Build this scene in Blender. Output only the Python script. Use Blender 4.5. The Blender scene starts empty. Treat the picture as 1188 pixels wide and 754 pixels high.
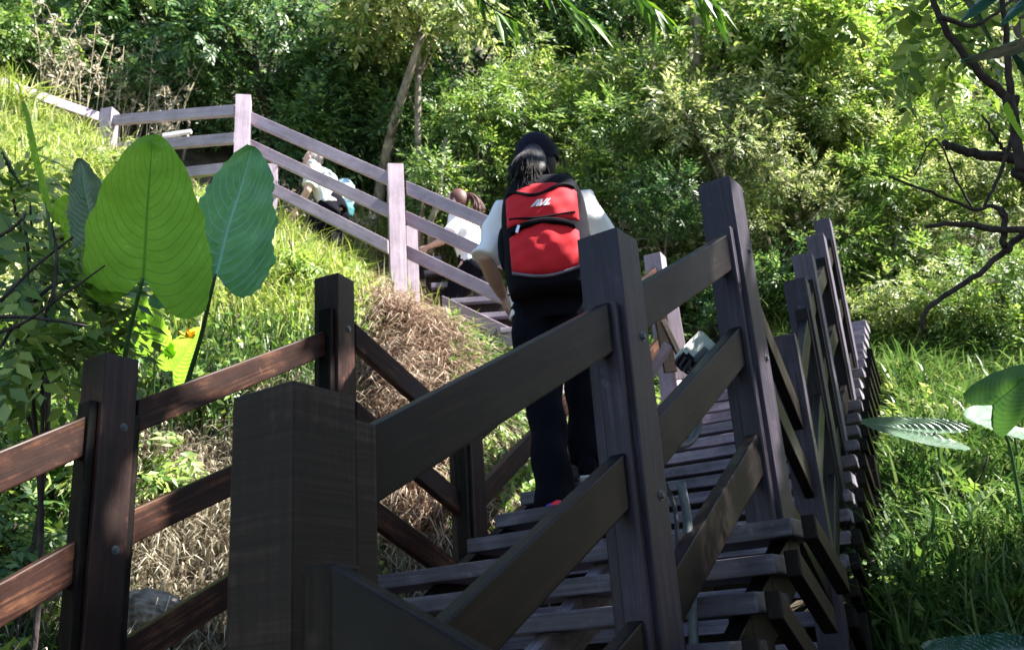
import bpy, bmesh, math, random
import numpy as np
from mathutils import Matrix, Vector
rng = np.random.default_rng(7); random.seed(7)
sc = bpy.context.scene; COL = sc.collection
A3 = lambda *a: np.array(a, float)
# ------------------------------------------------------------------ camera
F = 1120.0; CX, CY = 594.0, 377.0
_z = A3(-223, 3177, -F); _z /= np.linalg.norm(_z)
_f = A3(0, 0, -1); _y = _f - _f.dot(_z)*_z; _y /= np.linalg.norm(_y); _x = np.cross(_y, _z)
R = np.array([_x, _y, _z]); CAM = A3(0, 0, 1.6)
def ray(px, py): return R @ A3((px-CX)/F, -(py-CY)/F, -1)
def P(px, py, d): return CAM + ray(px, py)*d
def proj(w):
    v = (np.asarray(w)-CAM) @ R
    return CX+F*v[..., 0]/-v[..., 2], CY-F*v[..., 1]/-v[..., 2], -v[..., 2]
cam = bpy.data.cameras.new('camera'); co = bpy.data.objects.new('camera', cam); COL.objects.link(co)
M = Matrix([[*R[0], CAM[0]], [*R[1], CAM[1]], [*R[2], CAM[2]], [0, 0, 0, 1]]); co.matrix_world = M
cam.sensor_width = 36; cam.lens = 36*F/1188; cam.clip_start = .02; cam.clip_end = 2000
cam.dof.use_dof = True; cam.dof.focus_distance = 2.5; cam.dof.aperture_fstop = 8.0
sc.camera = co
# ------------------------------------------------------------------ materials
def mat(name, build, **kw):
    m = bpy.data.materials.new(name); m.use_nodes = True
    nt = m.node_tree; b = nt.nodes['Principled BSDF']; build(nt, b, nt.nodes.new, nt.links.new, **kw); return m
def ramp(nt, cols):
    r = nt.nodes.new('ShaderNodeValToRGB'); e = r.color_ramp.elements
    while len(e) < len(cols): e.new(.5)
    for i, (p, c) in enumerate(cols): e[i].position = p; e[i].color = (*c, 1)
    return r
def b_wood(nt, b, N, L, c0, c1, c2, rough=.4, scale=1., spec=.5, bump=.25, saw=0.):
    tc = N('ShaderNodeTexCoord'); mp = N('ShaderNodeMapping'); mp.inputs['Scale'].default_value = (1.6*scale, 34*scale, 34*scale)
    oi = N('ShaderNodeObjectInfo'); ad = N('ShaderNodeVectorMath'); ad.operation = 'ADD'
    ml = N('ShaderNodeVectorMath'); ml.operation = 'SCALE'; ml.inputs['Scale'].default_value = 13.7
    cx = N('ShaderNodeCombineXYZ')
    for i in range(3): L(oi.outputs['Random'], cx.inputs[i])
    L(cx.outputs[0], ml.inputs[0]); L(tc.outputs['Object'], ad.inputs[0]); L(ml.outputs[0], ad.inputs[1]); L(ad.outputs[0], mp.inputs[0])
    n1 = N('ShaderNodeTexNoise'); n1.inputs['Scale'].default_value = 1.; n1.inputs['Detail'].default_value = 8; n1.inputs['Distortion'].default_value = 1.6; n1.inputs['Roughness'].default_value = .7
    L(mp.outputs[0], n1.inputs['Vector'])
    n2 = N('ShaderNodeTexNoise'); n2.inputs['Scale'].default_value = 5; n2.inputs['Detail'].default_value = 7; n2.inputs['Roughness'].default_value = .65; L(ad.outputs[0], n2.inputs['Vector'])
    if saw:
        ms = N('ShaderNodeMapping'); ms.inputs['Scale'].default_value = (120, 3, 3); L(ad.outputs[0], ms.inputs[0]); ns = N('ShaderNodeTexNoise'); ns.inputs['Scale'].default_value = 1; ns.inputs['Detail'].default_value = 3; L(ms.outputs[0], ns.inputs['Vector'])
        mz = N('ShaderNodeMix'); mz.data_type = 'FLOAT'; mz.inputs[0].default_value = saw; L(n1.outputs[0], mz.inputs[2]); L(ns.outputs[0], mz.inputs[3]); n1o = mz.outputs[0]
    else: n1o = n1.outputs[0]
    r = ramp(nt, [(.36, c0), (.52, c1), (.68, c2)]); 
    mx = N('ShaderNodeMath'); mx.operation = 'MULTIPLY_ADD'; mx.inputs[1].default_value = .55
    m2 = N('ShaderNodeMath'); m2.operation = 'MULTIPLY'; m2.inputs[1].default_value = .45
    L(n2.outputs[0], m2.inputs[0]); L(n1o, mx.inputs[0]); L(m2.outputs[0], mx.inputs[2]); L(mx.outputs[0], r.inputs[0])
    n3 = N('ShaderNodeTexNoise'); n3.inputs['Scale'].default_value = 22; n3.inputs['Detail'].default_value = 6; L(ad.outputs[0], n3.inputs['Vector'])
    gr = ramp(nt, [(.66, (0, 0, 0)), (.92, (.5, .5, .5))]); L(n3.outputs[0], gr.inputs[0])
    mc = N('ShaderNodeMix'); mc.data_type = 'RGBA'; L(gr.outputs[0], mc.inputs[0]); L(r.outputs[0], mc.inputs[6]); mc.inputs[7].default_value = (*[min(1, x*2.2+.02) for x in c2], 1)
    L(mc.outputs[2], b.inputs['Base Color'])
    rr = N('ShaderNodeMapRange'); rr.inputs['To Min'].default_value = rough-.1; rr.inputs['To Max'].default_value = rough+.28; L(n2.outputs[0], rr.inputs[0]); L(rr.outputs[0], b.inputs['Roughness'])
    b.inputs['Specular IOR Level'].default_value = spec
    bp = N('ShaderNodeBump'); bp.inputs['Strength'].default_value = bump; bp.inputs['Distance'].default_value = .004
    L(mx.outputs[0], bp.inputs['Height']); L(bp.outputs[0], b.inputs['Normal'])
WOOD = mat('dark_stained_wood', b_wood, c0=(.0025, .002, .002), c1=(.006, .0045, .0042), c2=(.034, .020, .015), rough=.34, spec=.15)
POSTP = mat('sky_tinted_post_wood', b_wood, c0=(.009, .007, .012), c1=(.024, .019, .033), c2=(.075, .06, .09), rough=.40, spec=.3)  # purple cast stands in for sky reflected on the post faces
POSTR = mat('dark_red_post_wood', b_wood, c0=(.007, .0035, .003), c1=(.020, .009, .008), c2=(.07, .03, .024), rough=.34, spec=.3)
WOODR = mat('reddish_brown_wood', b_wood, c0=(.008, .0035, .003), c1=(.026, .010, .007), c2=(.15, .064, .034), rough=.38, spec=.2)
WOODG = mat('worn_post_wood', b_wood, c0=(.006, .004, .0035), c1=(.019, .012, .010), c2=(.075, .050, .041), rough=.45, spec=.22, bump=.6, saw=.55)
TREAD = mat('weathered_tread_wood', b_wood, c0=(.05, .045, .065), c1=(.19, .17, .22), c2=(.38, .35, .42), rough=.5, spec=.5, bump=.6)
TREADD = mat('dark_tread_wood', b_wood, c0=(.02, .018, .024), c1=(.075, .068, .088), c2=(.19, .175, .21), rough=.45, spec=.4, bump=.8)  # same tread wood in a darker tone, for the lower flight
PALE = mat('pale_lilac_wood', b_wood, c0=(.20, .155, .19), c1=(.34, .27, .34), c2=(.47, .39, .45), rough=.55, bump=.4)  # pale lilac tone, lighter than the other railing wood
MIDW = mat('sky_tinted_far_wood', b_wood, c0=(.04, .032, .05), c1=(.085, .07, .105), c2=(.15, .125, .17), rough=.5, bump=.25)  # purple of the reflected sky is mixed into this wood colour
def b_leaf(nt, b, N, L, cols, trans=.35, rough=.45, spec=.5):
    g = N('ShaderNodeNewGeometry'); r = ramp(nt, cols); L(g.outputs['Random Per Island'], r.inputs[0])
    L(r.outputs[0], b.inputs['Base Color']); b.inputs['Roughness'].default_value = rough; b.inputs['Specular IOR Level'].default_value = spec
    t = N('ShaderNodeBsdfTranslucent'); hs = N('ShaderNodeHueSaturation'); hs.inputs['Value'].default_value = 1.5; hs.inputs['Hue'].default_value = .485; hs.inputs['Saturation'].default_value = 1.1
    L(r.outputs[0], hs.inputs['Color']); L(hs.outputs[0], t.inputs[0])
    mx = N('ShaderNodeMixShader'); mx.inputs[0].default_value = trans; L(b.outputs[0], mx.inputs[1]); L(t.outputs[0], mx.inputs[2])
    L(mx.outputs[0], nt.nodes['Material Output'].inputs[0])
def leafmat(name, *cols, **kw):
    n = len(cols); return mat(name, b_leaf, cols=[((i+.5)/n, c) for i, c in enumerate(cols)], **kw)
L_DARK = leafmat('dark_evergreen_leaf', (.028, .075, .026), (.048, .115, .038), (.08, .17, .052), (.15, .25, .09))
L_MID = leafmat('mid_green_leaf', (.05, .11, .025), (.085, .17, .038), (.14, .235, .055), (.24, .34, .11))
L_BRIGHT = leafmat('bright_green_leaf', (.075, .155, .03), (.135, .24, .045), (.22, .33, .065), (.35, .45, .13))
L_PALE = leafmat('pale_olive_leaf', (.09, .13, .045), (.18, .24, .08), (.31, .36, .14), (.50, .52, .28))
L_BAMB = leafmat('lance_leaf', (.03, .09, .015), (.06, .15, .02), (.10, .2, .03))
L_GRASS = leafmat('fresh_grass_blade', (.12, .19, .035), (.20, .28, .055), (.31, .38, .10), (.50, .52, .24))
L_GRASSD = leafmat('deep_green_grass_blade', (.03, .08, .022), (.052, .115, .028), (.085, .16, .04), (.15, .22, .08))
L_DRY = leafmat('dry_straw_blade', (.11, .07, .05), (.20, .135, .10), (.32, .235, .18), (.50, .41, .32), trans=.2, rough=.7, spec=.2)
L_GREY = leafmat('withered_grey_blade', (.17, .145, .105), (.29, .255, .19), (.42, .38, .29), (.56, .52, .42), trans=.2, rough=.7, spec=.2)
def b_bark(nt, b, N, L, c0, c1, sc_=9.):
    n = N('ShaderNodeTexNoise'); n.inputs['Scale'].default_value = sc_; n.inputs['Detail'].default_value = 8
    tc = N('ShaderNodeTexCoord'); mp = N('ShaderNodeMapping'); mp.inputs['Scale'].default_value = (2, 2, .6); L(tc.outputs['Object'], mp.inputs[0]); L(mp.outputs[0], n.inputs['Vector'])
    r = ramp(nt, [(.35, c0), (.65, c1)]); L(n.outputs[0], r.inputs[0]); L(r.outputs[0], b.inputs['Base Color']); b.inputs['Roughness'].default_value = .85
    bp = N('ShaderNodeBump'); bp.inputs['Strength'].default_value = .6; bp.inputs['Distance'].default_value = .02; L(n.outputs[0], bp.inputs['Height']); L(bp.outputs[0], b.inputs['Normal'])
BARK = mat('brown_bark', b_bark, c0=(.035, .025, .018), c1=(.13, .10, .07))
BARKP = mat('pale_bark', b_bark, c0=(.09, .07, .05), c1=(.29, .25, .19))
TWIG = mat('dark_twig_bark', b_bark, c0=(.012, .009, .009), c1=(.05, .036, .036), sc_=30)
ROCKM = mat('rough_grey_rock', b_bark, c0=(.07, .06, .055), c1=(.33, .29, .26), sc_=11)
SOIL = mat('leaf_litter_soil', b_bark, c0=(.02, .016, .010), c1=(.09, .07, .045), sc_=3)
def b_plain(nt, b, N, L, c, rough=.5, metal=0., spec=.5, var=.25, vs=18., bump=0.):
    n = N('ShaderNodeTexNoise'); n.inputs['Scale'].default_value = vs; n.inputs['Detail'].default_value = 5
    tc = N('ShaderNodeTexCoord'); L(tc.outputs['Object'], n.inputs['Vector'])
    r = ramp(nt, [(.3, tuple(x*(1-var) for x in c)), (.7, tuple(min(1, x*(1+var)) for x in c))]); L(n.outputs[0], r.inputs[0]); L(r.outputs[0], b.inputs['Base Color'])
    b.inputs['Roughness'].default_value = rough; b.inputs['Metallic'].default_value = metal; b.inputs['Specular IOR Level'].default_value = spec
    if bump:
        bp = N('ShaderNodeBump'); bp.inputs['Strength'].default_value = .5; bp.inputs['Distance'].default_value = bump; L(n.outputs[0], bp.inputs['Height']); L(bp.outputs[0], b.inputs['Normal'])
def plain(name, c, **kw): return mat(name, b_plain, c=c, **kw)
SKIN = plain('skin', (.42, .24, .17), rough=.5, var=.08)
SHIRT = plain('white_cotton', (.86, .86, .90), rough=.85, var=.05, vs=6, bump=.015)
NAVY = plain('navy_trouser_cloth', (.0030, .0030, .008), rough=.95, spec=.15, var=.3, vs=7, bump=.012)
CAPM = plain('navy_cap_cloth', (.007, .008, .022), rough=.9, spec=.2, var=.2)
HAIR = plain('black_hair', (.004, .003, .005), rough=.6, spec=.3, var=.4, vs=60, bump=.004)
HAIRB = plain('red_brown_hair', (.075, .024, .018), rough=.6, var=.4, vs=60)
RED = plain('red_nylon', (.60, .012, .025), rough=.85, var=.12, vs=9, bump=.006)
BLACKN = plain('black_nylon', (.004, .004, .009), rough=.95, spec=.2, var=.3, vs=30, bump=.002)
GREYN = plain('grey_piping', (.16, .14, .2), rough=.5)
WHITEP = plain('white_print', (.72, .72, .82), rough=.5, var=.04)
METAL = plain('zip_metal', (.6, .6, .68), rough=.3, metal=.8, var=.1)
LAMPW = plain('lamp_housing_white', (.36, .42, .40), rough=.4, var=.12, vs=12)
CONDUIT = plain('grey_conduit_pipe', (.07, .085, .10), rough=.5, var=.3, vs=25)
CABLE = plain('black_cable', (.015, .015, .02), rough=.5)
SHOEB = plain('blue_shoe_fabric', (.03, .05, .5), rough=.6)
SHOER = plain('red_shoe_fabric', (.7, .02, .06), rough=.6)
SHOEW = plain('white_shoe_rubber', (.7, .7, .72), rough=.6)
TEAL = plain('teal_bag_cloth', (.02, .15, .17), rough=.7)
BLUEP = plain('pale_blue_cloth', (.35, .5, .62), rough=.7)
YELL = plain('yellow_petal', (.8, .5, .02), rough=.6)
def b_big(nt, b, N, L, dark, light, vein, trans=.55, rough=.32, spec=.5):
    uv = N('ShaderNodeUVMap'); uv.uv_map = 'UVMap'; sp = N('ShaderNodeSeparateXYZ'); L(uv.outputs[0], sp.inputs[0])
    ab = N('ShaderNodeMath'); ab.operation = 'ABSOLUTE'; L(sp.outputs[0], ab.inputs[0])
    # side veins: v - .55|u| in stripes
    ma = N('ShaderNodeMath'); ma.operation = 'MULTIPLY_ADD'; ma.inputs[1].default_value = -.42; L(ab.outputs[0], ma.inputs[0]); L(sp.outputs[1], ma.inputs[2])
    ms = N('ShaderNodeMath'); ms.operation = 'MULTIPLY'; ms.inputs[1].default_value = 13.; L(ma.outputs[0], ms.inputs[0])
    fr = N('ShaderNodeMath'); fr.operation = 'PINGPONG'; fr.inputs[1].default_value = .5; L(ms.outputs[0], fr.inputs[0])
    lt = N('ShaderNodeMapRange'); lt.inputs['From Min'].default_value = .0; lt.inputs['From Max'].default_value = .09; lt.inputs['To Min'].default_value = .75; lt.inputs['To Max'].default_value = 0; L(fr.outputs[0], lt.inputs[0])
    mr = N('ShaderNodeMapRange'); mr.inputs['From Min'].default_value = .012; mr.inputs['From Max'].default_value = .035; mr.inputs['To Min'].default_value = 1; mr.inputs['To Max'].default_value = 0; L(ab.outputs[0], mr.inputs[0])
    mxx = N('ShaderNodeMath'); mxx.operation = 'MAXIMUM'; L(lt.outputs[0], mxx.inputs[0]); L(mr.outputs[0], mxx.inputs[1])
    tc = N('ShaderNodeTexCoord'); n = N('ShaderNodeTexNoise'); n.inputs['Scale'].default_value = 9; n.inputs['Detail'].default_value = 6; L(tc.outputs['Object'], n.inputs['Vector'])
    n.inputs['Roughness'].default_value = .7; r = ramp(nt, [(.3, dark), (.62, light), (.74, tuple(min(1, x*1.25+.05) for x in light)), (.80, (.16, .12, .03))]); L(n.outputs[0], r.inputs[0])
    mc = N('ShaderNodeMix'); mc.data_type = 'RGBA'; L(mxx.outputs[0], mc.inputs[0]); L(r.outputs[0], mc.inputs[6]); mc.inputs[7].default_value = (*vein, 1)
    L(mc.outputs[2], b.inputs['Base Color']); b.inputs['Roughness'].default_value = rough; b.inputs['Specular IOR Level'].default_value = spec
    t = N('ShaderNodeBsdfTranslucent'); hs = N('ShaderNodeHueSaturation'); hs.inputs['Value'].default_value = 2.2; hs.inputs['Hue'].default_value = .47; L(mc.outputs[2], hs.inputs['Color']); L(hs.outputs[0], t.inputs[0])
    mx = N('ShaderNodeMixShader'); mx.inputs[0].default_value = trans; L(b.outputs[0], mx.inputs[1]); L(t.outputs[0], mx.inputs[2]); L(mx.outputs[0], nt.nodes['Material Output'].inputs[0])
    bp = N('ShaderNodeBump'); bp.inputs['Strength'].default_value = .5; bp.inputs['Distance'].default_value = .004; L(mxx.outputs[0], bp.inputs['Height']); L(bp.outputs[0], b.inputs['Normal'])
BIG = mat('large_leaf_green', b_big, dark=(.09, .24, .018), light=(.13, .32, .03), vein=(.06, .17, .016), trans=.68)
BIGB = mat('large_leaf_bluegreen', b_big, dark=(.05, .20, .05), light=(.095, .31, .085), vein=(.18, .38, .27), trans=.2, rough=.3)
BIGM = mat('large_leaf_mid', b_big, dark=(.02, .09, .015), light=(.035, .13, .02), vein=(.012, .05, .01), trans=.35)
BIGG = mat('large_leaf_grey', b_big, dark=(.06, .13, .075), light=(.11, .19, .12), vein=(.15, .24, .17), trans=.2, rough=.28)
BIGD = mat('large_leaf_deep', b_big, dark=(.012, .06, .035), light=(.022, .09, .05), vein=(.015, .06, .035), trans=.1, rough=.25)
# ------------------------------------------------------------------ object helpers
def tag(o, label=None, cat=None, group=None, kind=None):
    for k, v in (('label', label), ('category', cat), ('group', group), ('kind', kind)):
        if v: o[k] = v
    return o
def link(name, me, m, parent=None, mw=None):
    o = bpy.data.objects.new(name, me); COL.objects.link(o)
    if m is not None and not me.materials: me.materials.append(m)
    if parent is not None:
        o.parent = parent; inv = WM[parent.name].inverted()
        o.matrix_parent_inverse = inv
    mw = mw or Matrix.Identity(4); o.matrix_world = mw
    if parent is not None: o.matrix_basis = mw
    WM[o.name] = mw
    return o
WM = {}
def empty(name, loc, label=None, cat=None, group=None):
    o = bpy.data.objects.new(name, None); COL.objects.link(o); mw = Matrix.Translation(Vector(loc)); o.location = Vector(loc); o.empty_display_size = .2; WM[o.name] = mw
    return tag(o, label, cat, group)
def smooth(me, on=True): me.polygons.foreach_set('use_smooth', [on]*len(me.polygons)); return me
def bm_me(bm, name, sm=False):
    me = bpy.data.meshes.new(name); bm.normal_update(); bm.to_mesh(me); bm.free()
    if sm: smooth(me)
    return me
def np_me(name, V, Fc, sm=False, uv=None):
    V = np.asarray(V, np.float32).reshape(-1, 3); me = bpy.data.meshes.new(name)
    Fc = np.asarray(Fc, np.int32); k = Fc.shape[1]; n = len(Fc)
    me.vertices.add(len(V)); me.vertices.foreach_set('co', V.ravel())
    me.loops.add(n*k); me.loops.foreach_set('vertex_index', Fc.ravel())
    me.polygons.add(n); me.polygons.foreach_set('loop_start', np.arange(0, n*k, k, dtype=np.int32)); me.polygons.foreach_set('loop_total', np.full(n, k, np.int32))
    me.update(calc_edges=True)
    if sm: smooth(me)
    if uv is not None:
        l = me.uv_layers.new(name='UVMap'); l.data.foreach_set('uv', np.asarray(uv, np.float32)[Fc.ravel()].ravel())
    return me
def frame(o, x, y, z):
    m = Matrix.Identity(4)
    for i, v in enumerate((x, y, z, o)):
        for j in range(3): m[j][i] = v[j]
    return m
def box_me(L, W, H, bev=.005, sl=0., top_bev=None):
    """box along local x; ends sheared so they stay plumb when x is tilted by slope angle sl"""
    bm = bmesh.new(); t = math.tan(sl); vs = []
    for sx in (-1, 1):
        for sy in (-1, 1):
            for sz in (-1, 1): vs.append(bm.verts.new((sx*L/2+(sz*H/2*t if sl else 0), sy*W/2, sz*H/2)))
    for f in ((0, 1, 3, 2), (4, 6, 7, 5), (0, 4, 5, 1), (2, 3, 7, 6), (0, 2, 6, 4), (1, 5, 7, 3)): bm.faces.new([vs[i] for i in f])
    bmesh.ops.recalc_face_normals(bm, faces=bm.faces)
    if bev: bmesh.ops.bevel(bm, geom=list(bm.edges), offset=bev, segments=2, affect='EDGES', profile=.6)
    return bm_me(bm, 'box')
Z = A3(0, 0, 1)
def az(a): a = math.radians(a); return A3(math.sin(a), math.cos(a), 0)
def rt(u): return A3(u[1], -u[0], 0)
def beam(name, a, b, w, h, m, parent, bev=.005, plumb=True):
    """board from a to b (centre line), thickness w sideways, h upward"""
    a = np.asarray(a); b = np.asarray(b); d = b-a; Lg = np.linalg.norm(d); x = d/Lg
    hz = A3(x[0], x[1], 0); hz /= np.linalg.norm(hz); y = A3(-hz[1], hz[0], 0); z = np.cross(x, y); sl = math.atan2(x[2], math.hypot(x[0], x[1])) if plumb else 0
    o = link(name, box_me(Lg, w, h, bev, sl), m, parent, frame((a+b)/2, x, y, z)); return o
def post(top, H, u, s, m, parent, name='post', sr=None, corner=True):
    """square post; top = its near right top corner (−u, +r) if corner; s along u, sr along r; local x is the length"""
    r = rt(u); sr = sr or s
    c = top+u*s/2-r*sr/2 if corner else top
    cc = c-Z*H/2
    o = link(name, box_me(H, s, sr, .004), m, parent, frame(cc, Z, u, np.cross(Z, u)))
    o['c'] = 0; del o['c']
    return o, c
def batten(c, u, s, side, H, drop, m, parent, off=.012, w=.062, t=.03):
    r = rt(u); cc = c+u*side*(s/2+t/2)+r*off-Z*(drop+(H-drop)/2)
    return link('batten', box_me(H-drop, t, w, .006), m, parent, frame(cc, Z, u, np.cross(Z, u)))
def tube(name, pts, rad, m, parent=None, seg=8, me_only=False, caps=True):
    pts = [np.asarray(p, float) for p in pts]; n = len(pts)
    rad = [rad]*n if np.isscalar(rad) else rad
    V = []; Fc = []; prev = None
    for i, p in enumerate(pts):
        t = pts[min(i+1, n-1)]-pts[max(i-1, 0)]; t /= np.linalg.norm(t)+1e-9
        if prev is None: prev = np.cross(t, A3(.3, .2, .93)); prev /= np.linalg.norm(prev)
        a = prev-t*prev.dot(t); a /= np.linalg.norm(a)+1e-9; b = np.cross(t, a); prev = a
        for k in range(seg):
            th = 2*math.pi*k/seg; V.append(p+(a*math.cos(th)+b*math.sin(th))*rad[i])
        if i:
            o = (i-1)*seg
            for k in range(seg): Fc.append((o+k, o+(k+1) % seg, o+seg+(k+1) % seg, o+seg+k))
    V += [pts[0], pts[-1]]; c0 = len(V)-2; c1 = len(V)-1
    for k in range(seg): Fc.append((c0, (k+1) % seg, k, k)); Fc.append((c1, (n-1)*seg+k, (n-1)*seg+(k+1) % seg, (n-1)*seg+(k+1) % seg))
    bm = bmesh.new(); bv = [bm.verts.new(v) for v in V]
    for f in Fc:
        ff = list(dict.fromkeys(f))
        try: bm.faces.new([bv[i] for i in ff])
        except ValueError: pass
    me = bm_me(bm, name, True)
    return me if me_only else link(name, me, m, parent)
def crv(pts, n=6):
    """Catmull-Rom through pts"""
    pts = [np.asarray(p, float) for p in pts]; q = [2*pts[0]-pts[1]]+pts+[2*pts[-1]-pts[-2]]; out = []
    for i in range(1, len(q)-2):
        for k in range(n):
            t = k/n; a, b, c, d = q[i-1:i+3]
            out.append(.5*((2*b)+(-a+c)*t+(2*a-5*b+4*c-d)*t*t+(-a+3*b-3*c+d)*t**3))
    out.append(pts[-1]); return out
# ------------------------------------------------------------------ the stairs: two flights and their railings
U2 = az(33); R2 = rt(U2); U3 = az(25.5); R3 = rt(U3)
S = .115
def plane_pt(px, py, p0, n):
    q = ray(px, py); t = (p0-CAM).dot(n)/q.dot(n); return CAM+q*t
def rail_px(c0, c1, u0, u1, pa, pb, h, parent, m=None, w=.036, off=.012, g0=None, g1=None, ext0=0, ext1=0, s=S):
    """rail between post centres c0 and c1; its upper edge passes through the two picture points, read in the railing's own plane"""
    d = (c1-c0)*A3(1, 1, 0); Lg = np.linalg.norm(d); u = d/Lg; r = rt(u); p0 = c0+r*(off+w/2)
    A = plane_pt(*pa, p0, r); B = plane_pt(*pb, p0, r)
    sa = (A-c0).dot(u); sb = (B-c0).dot(u); k = (B[2]-A[2])/(sb-sa)
    s0 = s/2-.002+ext0; s1 = Lg-s/2+.002+ext1
    za = A[2]+k*(s0-sa); zb = A[2]+k*(s1-sa)
    a = c0+u*s0+r*off; b = c0+u*s1+r*off; a[2] = za-h/2; b[2] = zb-h/2
    h2 = h*math.cos(math.atan(k)); m = m or (WOODR if parent is not rr else WOOD)
    return beam('rail', a, b, w, h2, m, parent, .005)
def rail_drop(c0, c1, d0, d1, h, parent, m=WOOD, w=.036, off=.012, s=S, ext0=0, ext1=0):
    d = (c1-c0)*A3(1, 1, 0); Lg = np.linalg.norm(d); u = d/Lg; r = rt(u); za = c0[2]-d0; zb = c1[2]-d1; k = (zb-za)/Lg
    s0 = s/2-.002+ext0; s1 = Lg-s/2+.002+ext1
    a = c0+u*s0+r*off; b = c0+u*s1+r*off; a[2] = za+k*s0-h/2; b[2] = za+k*s1-h/2
    return beam('rail', a, b, w, h*math.cos(math.atan(k)), m, parent, .005)

tE = P(340, 440, 1.35); tB = P(715, 263, 2.4); tC = P(846, 203, 3.2); tA = P(123, 408, 2.9); tD = P(392, 316, 3.87); tF = P(543, 440, 4.3)
tQ = P(766, 292, 6.5)
# near railing
rr = empty('stair_railing', tB-Z*1.5, 'dark wooden railing closest to the camera, with the big chamfered newel post', 'railing')
pE, cE = post(tE, 1.7, U2, .125, WOODG, rr); batten(cE, U2, .125, 1, 1.7, .035, WOODG, rr, w=.10, off=.01, t=.05)
pB, cB = post(tB, 1.65, U2, S, POSTP, rr); batten(cB, U2, S, -1, 1.65, .20, POSTP, rr); batten(cB, U2, S, 1, 1.65, .17, WOOD, rr, off=.008)
pC, cC = post(tC, 1.18, U2, S, POSTP, rr); batten(cC, U2, S, -1, 1.18, .19, POSTP, rr)
ct = P(905, 386, 3.55); pP, cP = post(P(922, 386, 3.6), 1.36, az(22), .10, POSTP, rr)
for pa, pb in (((440, 490), (700, 354)), ((517, 721), (721, 529)), ((717, 753), (745, 720))):
    rail_px(cE, cB, U2, U2, pa, pb, .125, rr, ext0=.03, ext1=-.03, w=.04)
for pa, pb in (((742, 331), (838, 275)), ((764, 484), (853, 385)), ((797, 638), (876, 507))):
    rail_px(cB, cC, U2, U2, pa, pb, .125, rr, ext0=.03, ext1=-.03, w=.04)
for pa, pb in (((876, 337), (916, 437)), ((891, 430), (934, 528)), ((930, 601), (972, 690))):
    rail_px(cC, cP, U2, U3, pa, pb, .11, rr, w=.036)
# newel's second railing, dropping to the right in front
uE = az(78); e0 = P(372, 655, 1.16)
n0 = link('newel_block', box_me(.75, .05, .055, .006), WOOD, rr, frame(P(371, 655, 1.2)-Z*.375+U2*.02, Z, U2, np.cross(Z, U2)))
a_ = P(392, 663, 1.18); b_ = P(640, 806, 1.02)
for k in (0, 1):
    o = beam('rail', a_-Z*(.055+.30*k), b_-Z*(.055+.30*k), .038, .11, WOOD, rr)
# left railing
rl = empty('stair_railing', tA-Z*1.5, 'dark brown wooden railing with sun patches in front of the large upright leaves', 'railing')
pA, cA = post(tA, 1.55, U2, S, POSTR, rl); batten(cA, U2, S, -1, 1.55, .15, WOOD, rl); batten(cA, U2, S, 1, 1.55, .17, WOOD, rl)
pD, cD = post(tD, 1.5, az(24), S, POSTR, rl); batten(cD, az(24), S, -1, 1.5, .15, WOOD, rl); batten(cD, az(24), S, 1, 1.5, .2, WOOD, rl)
pF, cF = post(tF, 1.3, az(24), S, POSTR, rl); batten(cF, az(24), S, -1, 1.3, .15, WOOD, rl)
pQ, cQ = post(tQ, 1.3, U3, .12, PALE, rl)
k = 1.0*(cD-cA)
cA0 = cA-k*1.02; post(cA0, 1.55, U2, S, WOOD, rl, corner=False)
for pa, pb in (((152, 467), (360, 390)), ((144.5, 595), (280, 535)), ((135, 748), (277, 660))):
    rail_px(cA, cD, U2, U2, pa, pb, .105, rl, ext0=.028, ext1=-.028)
for pa, pb in (((0, 523), (84, 489)), ((0, 676), (72, 636)), ((0, 812), (64, 780))):
    rail_px(cA0, cA, U2, U2, pa, pb, .12, rl, ext1=-.028)
for pa, pb in (((411, 373), (500, 454)), ((440, 487), (506, 545)), ((446, 586), (523, 644))):
    rail_px(cD, cF, U2, U2, pa, pb, .105, rl, ext0=.028, ext1=-.028)
for pa, pb in (((556, 485), (747, 322)), ((561, 560), (650, 466)), ((571, 639), (678, 503))):
    rail_px(cF, cQ, U3, U3, pa, pb, .11, rl)
# far right railing: posts p1..p4 and on
rf = empty('stair_railing', P(934, 321, 4.8)-Z*1.3, 'receding dark railing at the right whose posts stand close one behind the other', 'railing')
ptop = [P(934, 321, 4.8), P(941, 292, 5.4), P(955, 270, 6.05), P(962, 252, 6.7)]
pc = [cP]
for i, t in enumerate(ptop):
    o, c = post(t, 1.45, U3, .11, POSTP if i < 1 else MIDW, rf); batten(c, U3, .11, -1, 1.3, .17, WOOD, rf); pc.append(c)
for i in range(len(pc)-1):
    for dr in (.18, .56, .94):
        rail_drop(pc[i], pc[i+1], dr+(0.02 if i else -.0), dr, .11, rf, WOOD, ext0=.0 if i == 0 else .0, ext1=-.028, s=.11)
# flights
def z2(s): return 1.585+.565*s
o2 = cB*A3(1, 1, 0)+R2*(S/2)
st = empty('wooden_staircase', A3(.2, 2.0, 1.0), 'dark plank stairs rising from the lower middle, under the hiker', 'staircase')
def tread(c0, c1, u, zt, dep, th, parent, m=TREAD):
    """plank from c0 (left) to c1 (right) along its nosing"""
    r = (c1-c0); Lg = np.linalg.norm(r); r = r/Lg; a = (c0+c1)/2+u*dep/2; a[2] = zt-th/2
    jig = random.uniform(-.004, .004)
    return link('tread', box_me(Lg, dep, th, .006), m, parent, frame(a+Z*jig, r, u, np.cross(r, u)))
def bracket(c, u, zt, parent, m=WOOD):
    """sloping end cleat under a tread's end"""
    a = c+u*.004; a[2] = zt-.032; b = c+u*.225; b[2] = zt-.175
    return beam('bracket', a, b, .04, .055, m, parent, .004, plumb=True)
ks = range(-4, 14)
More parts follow.
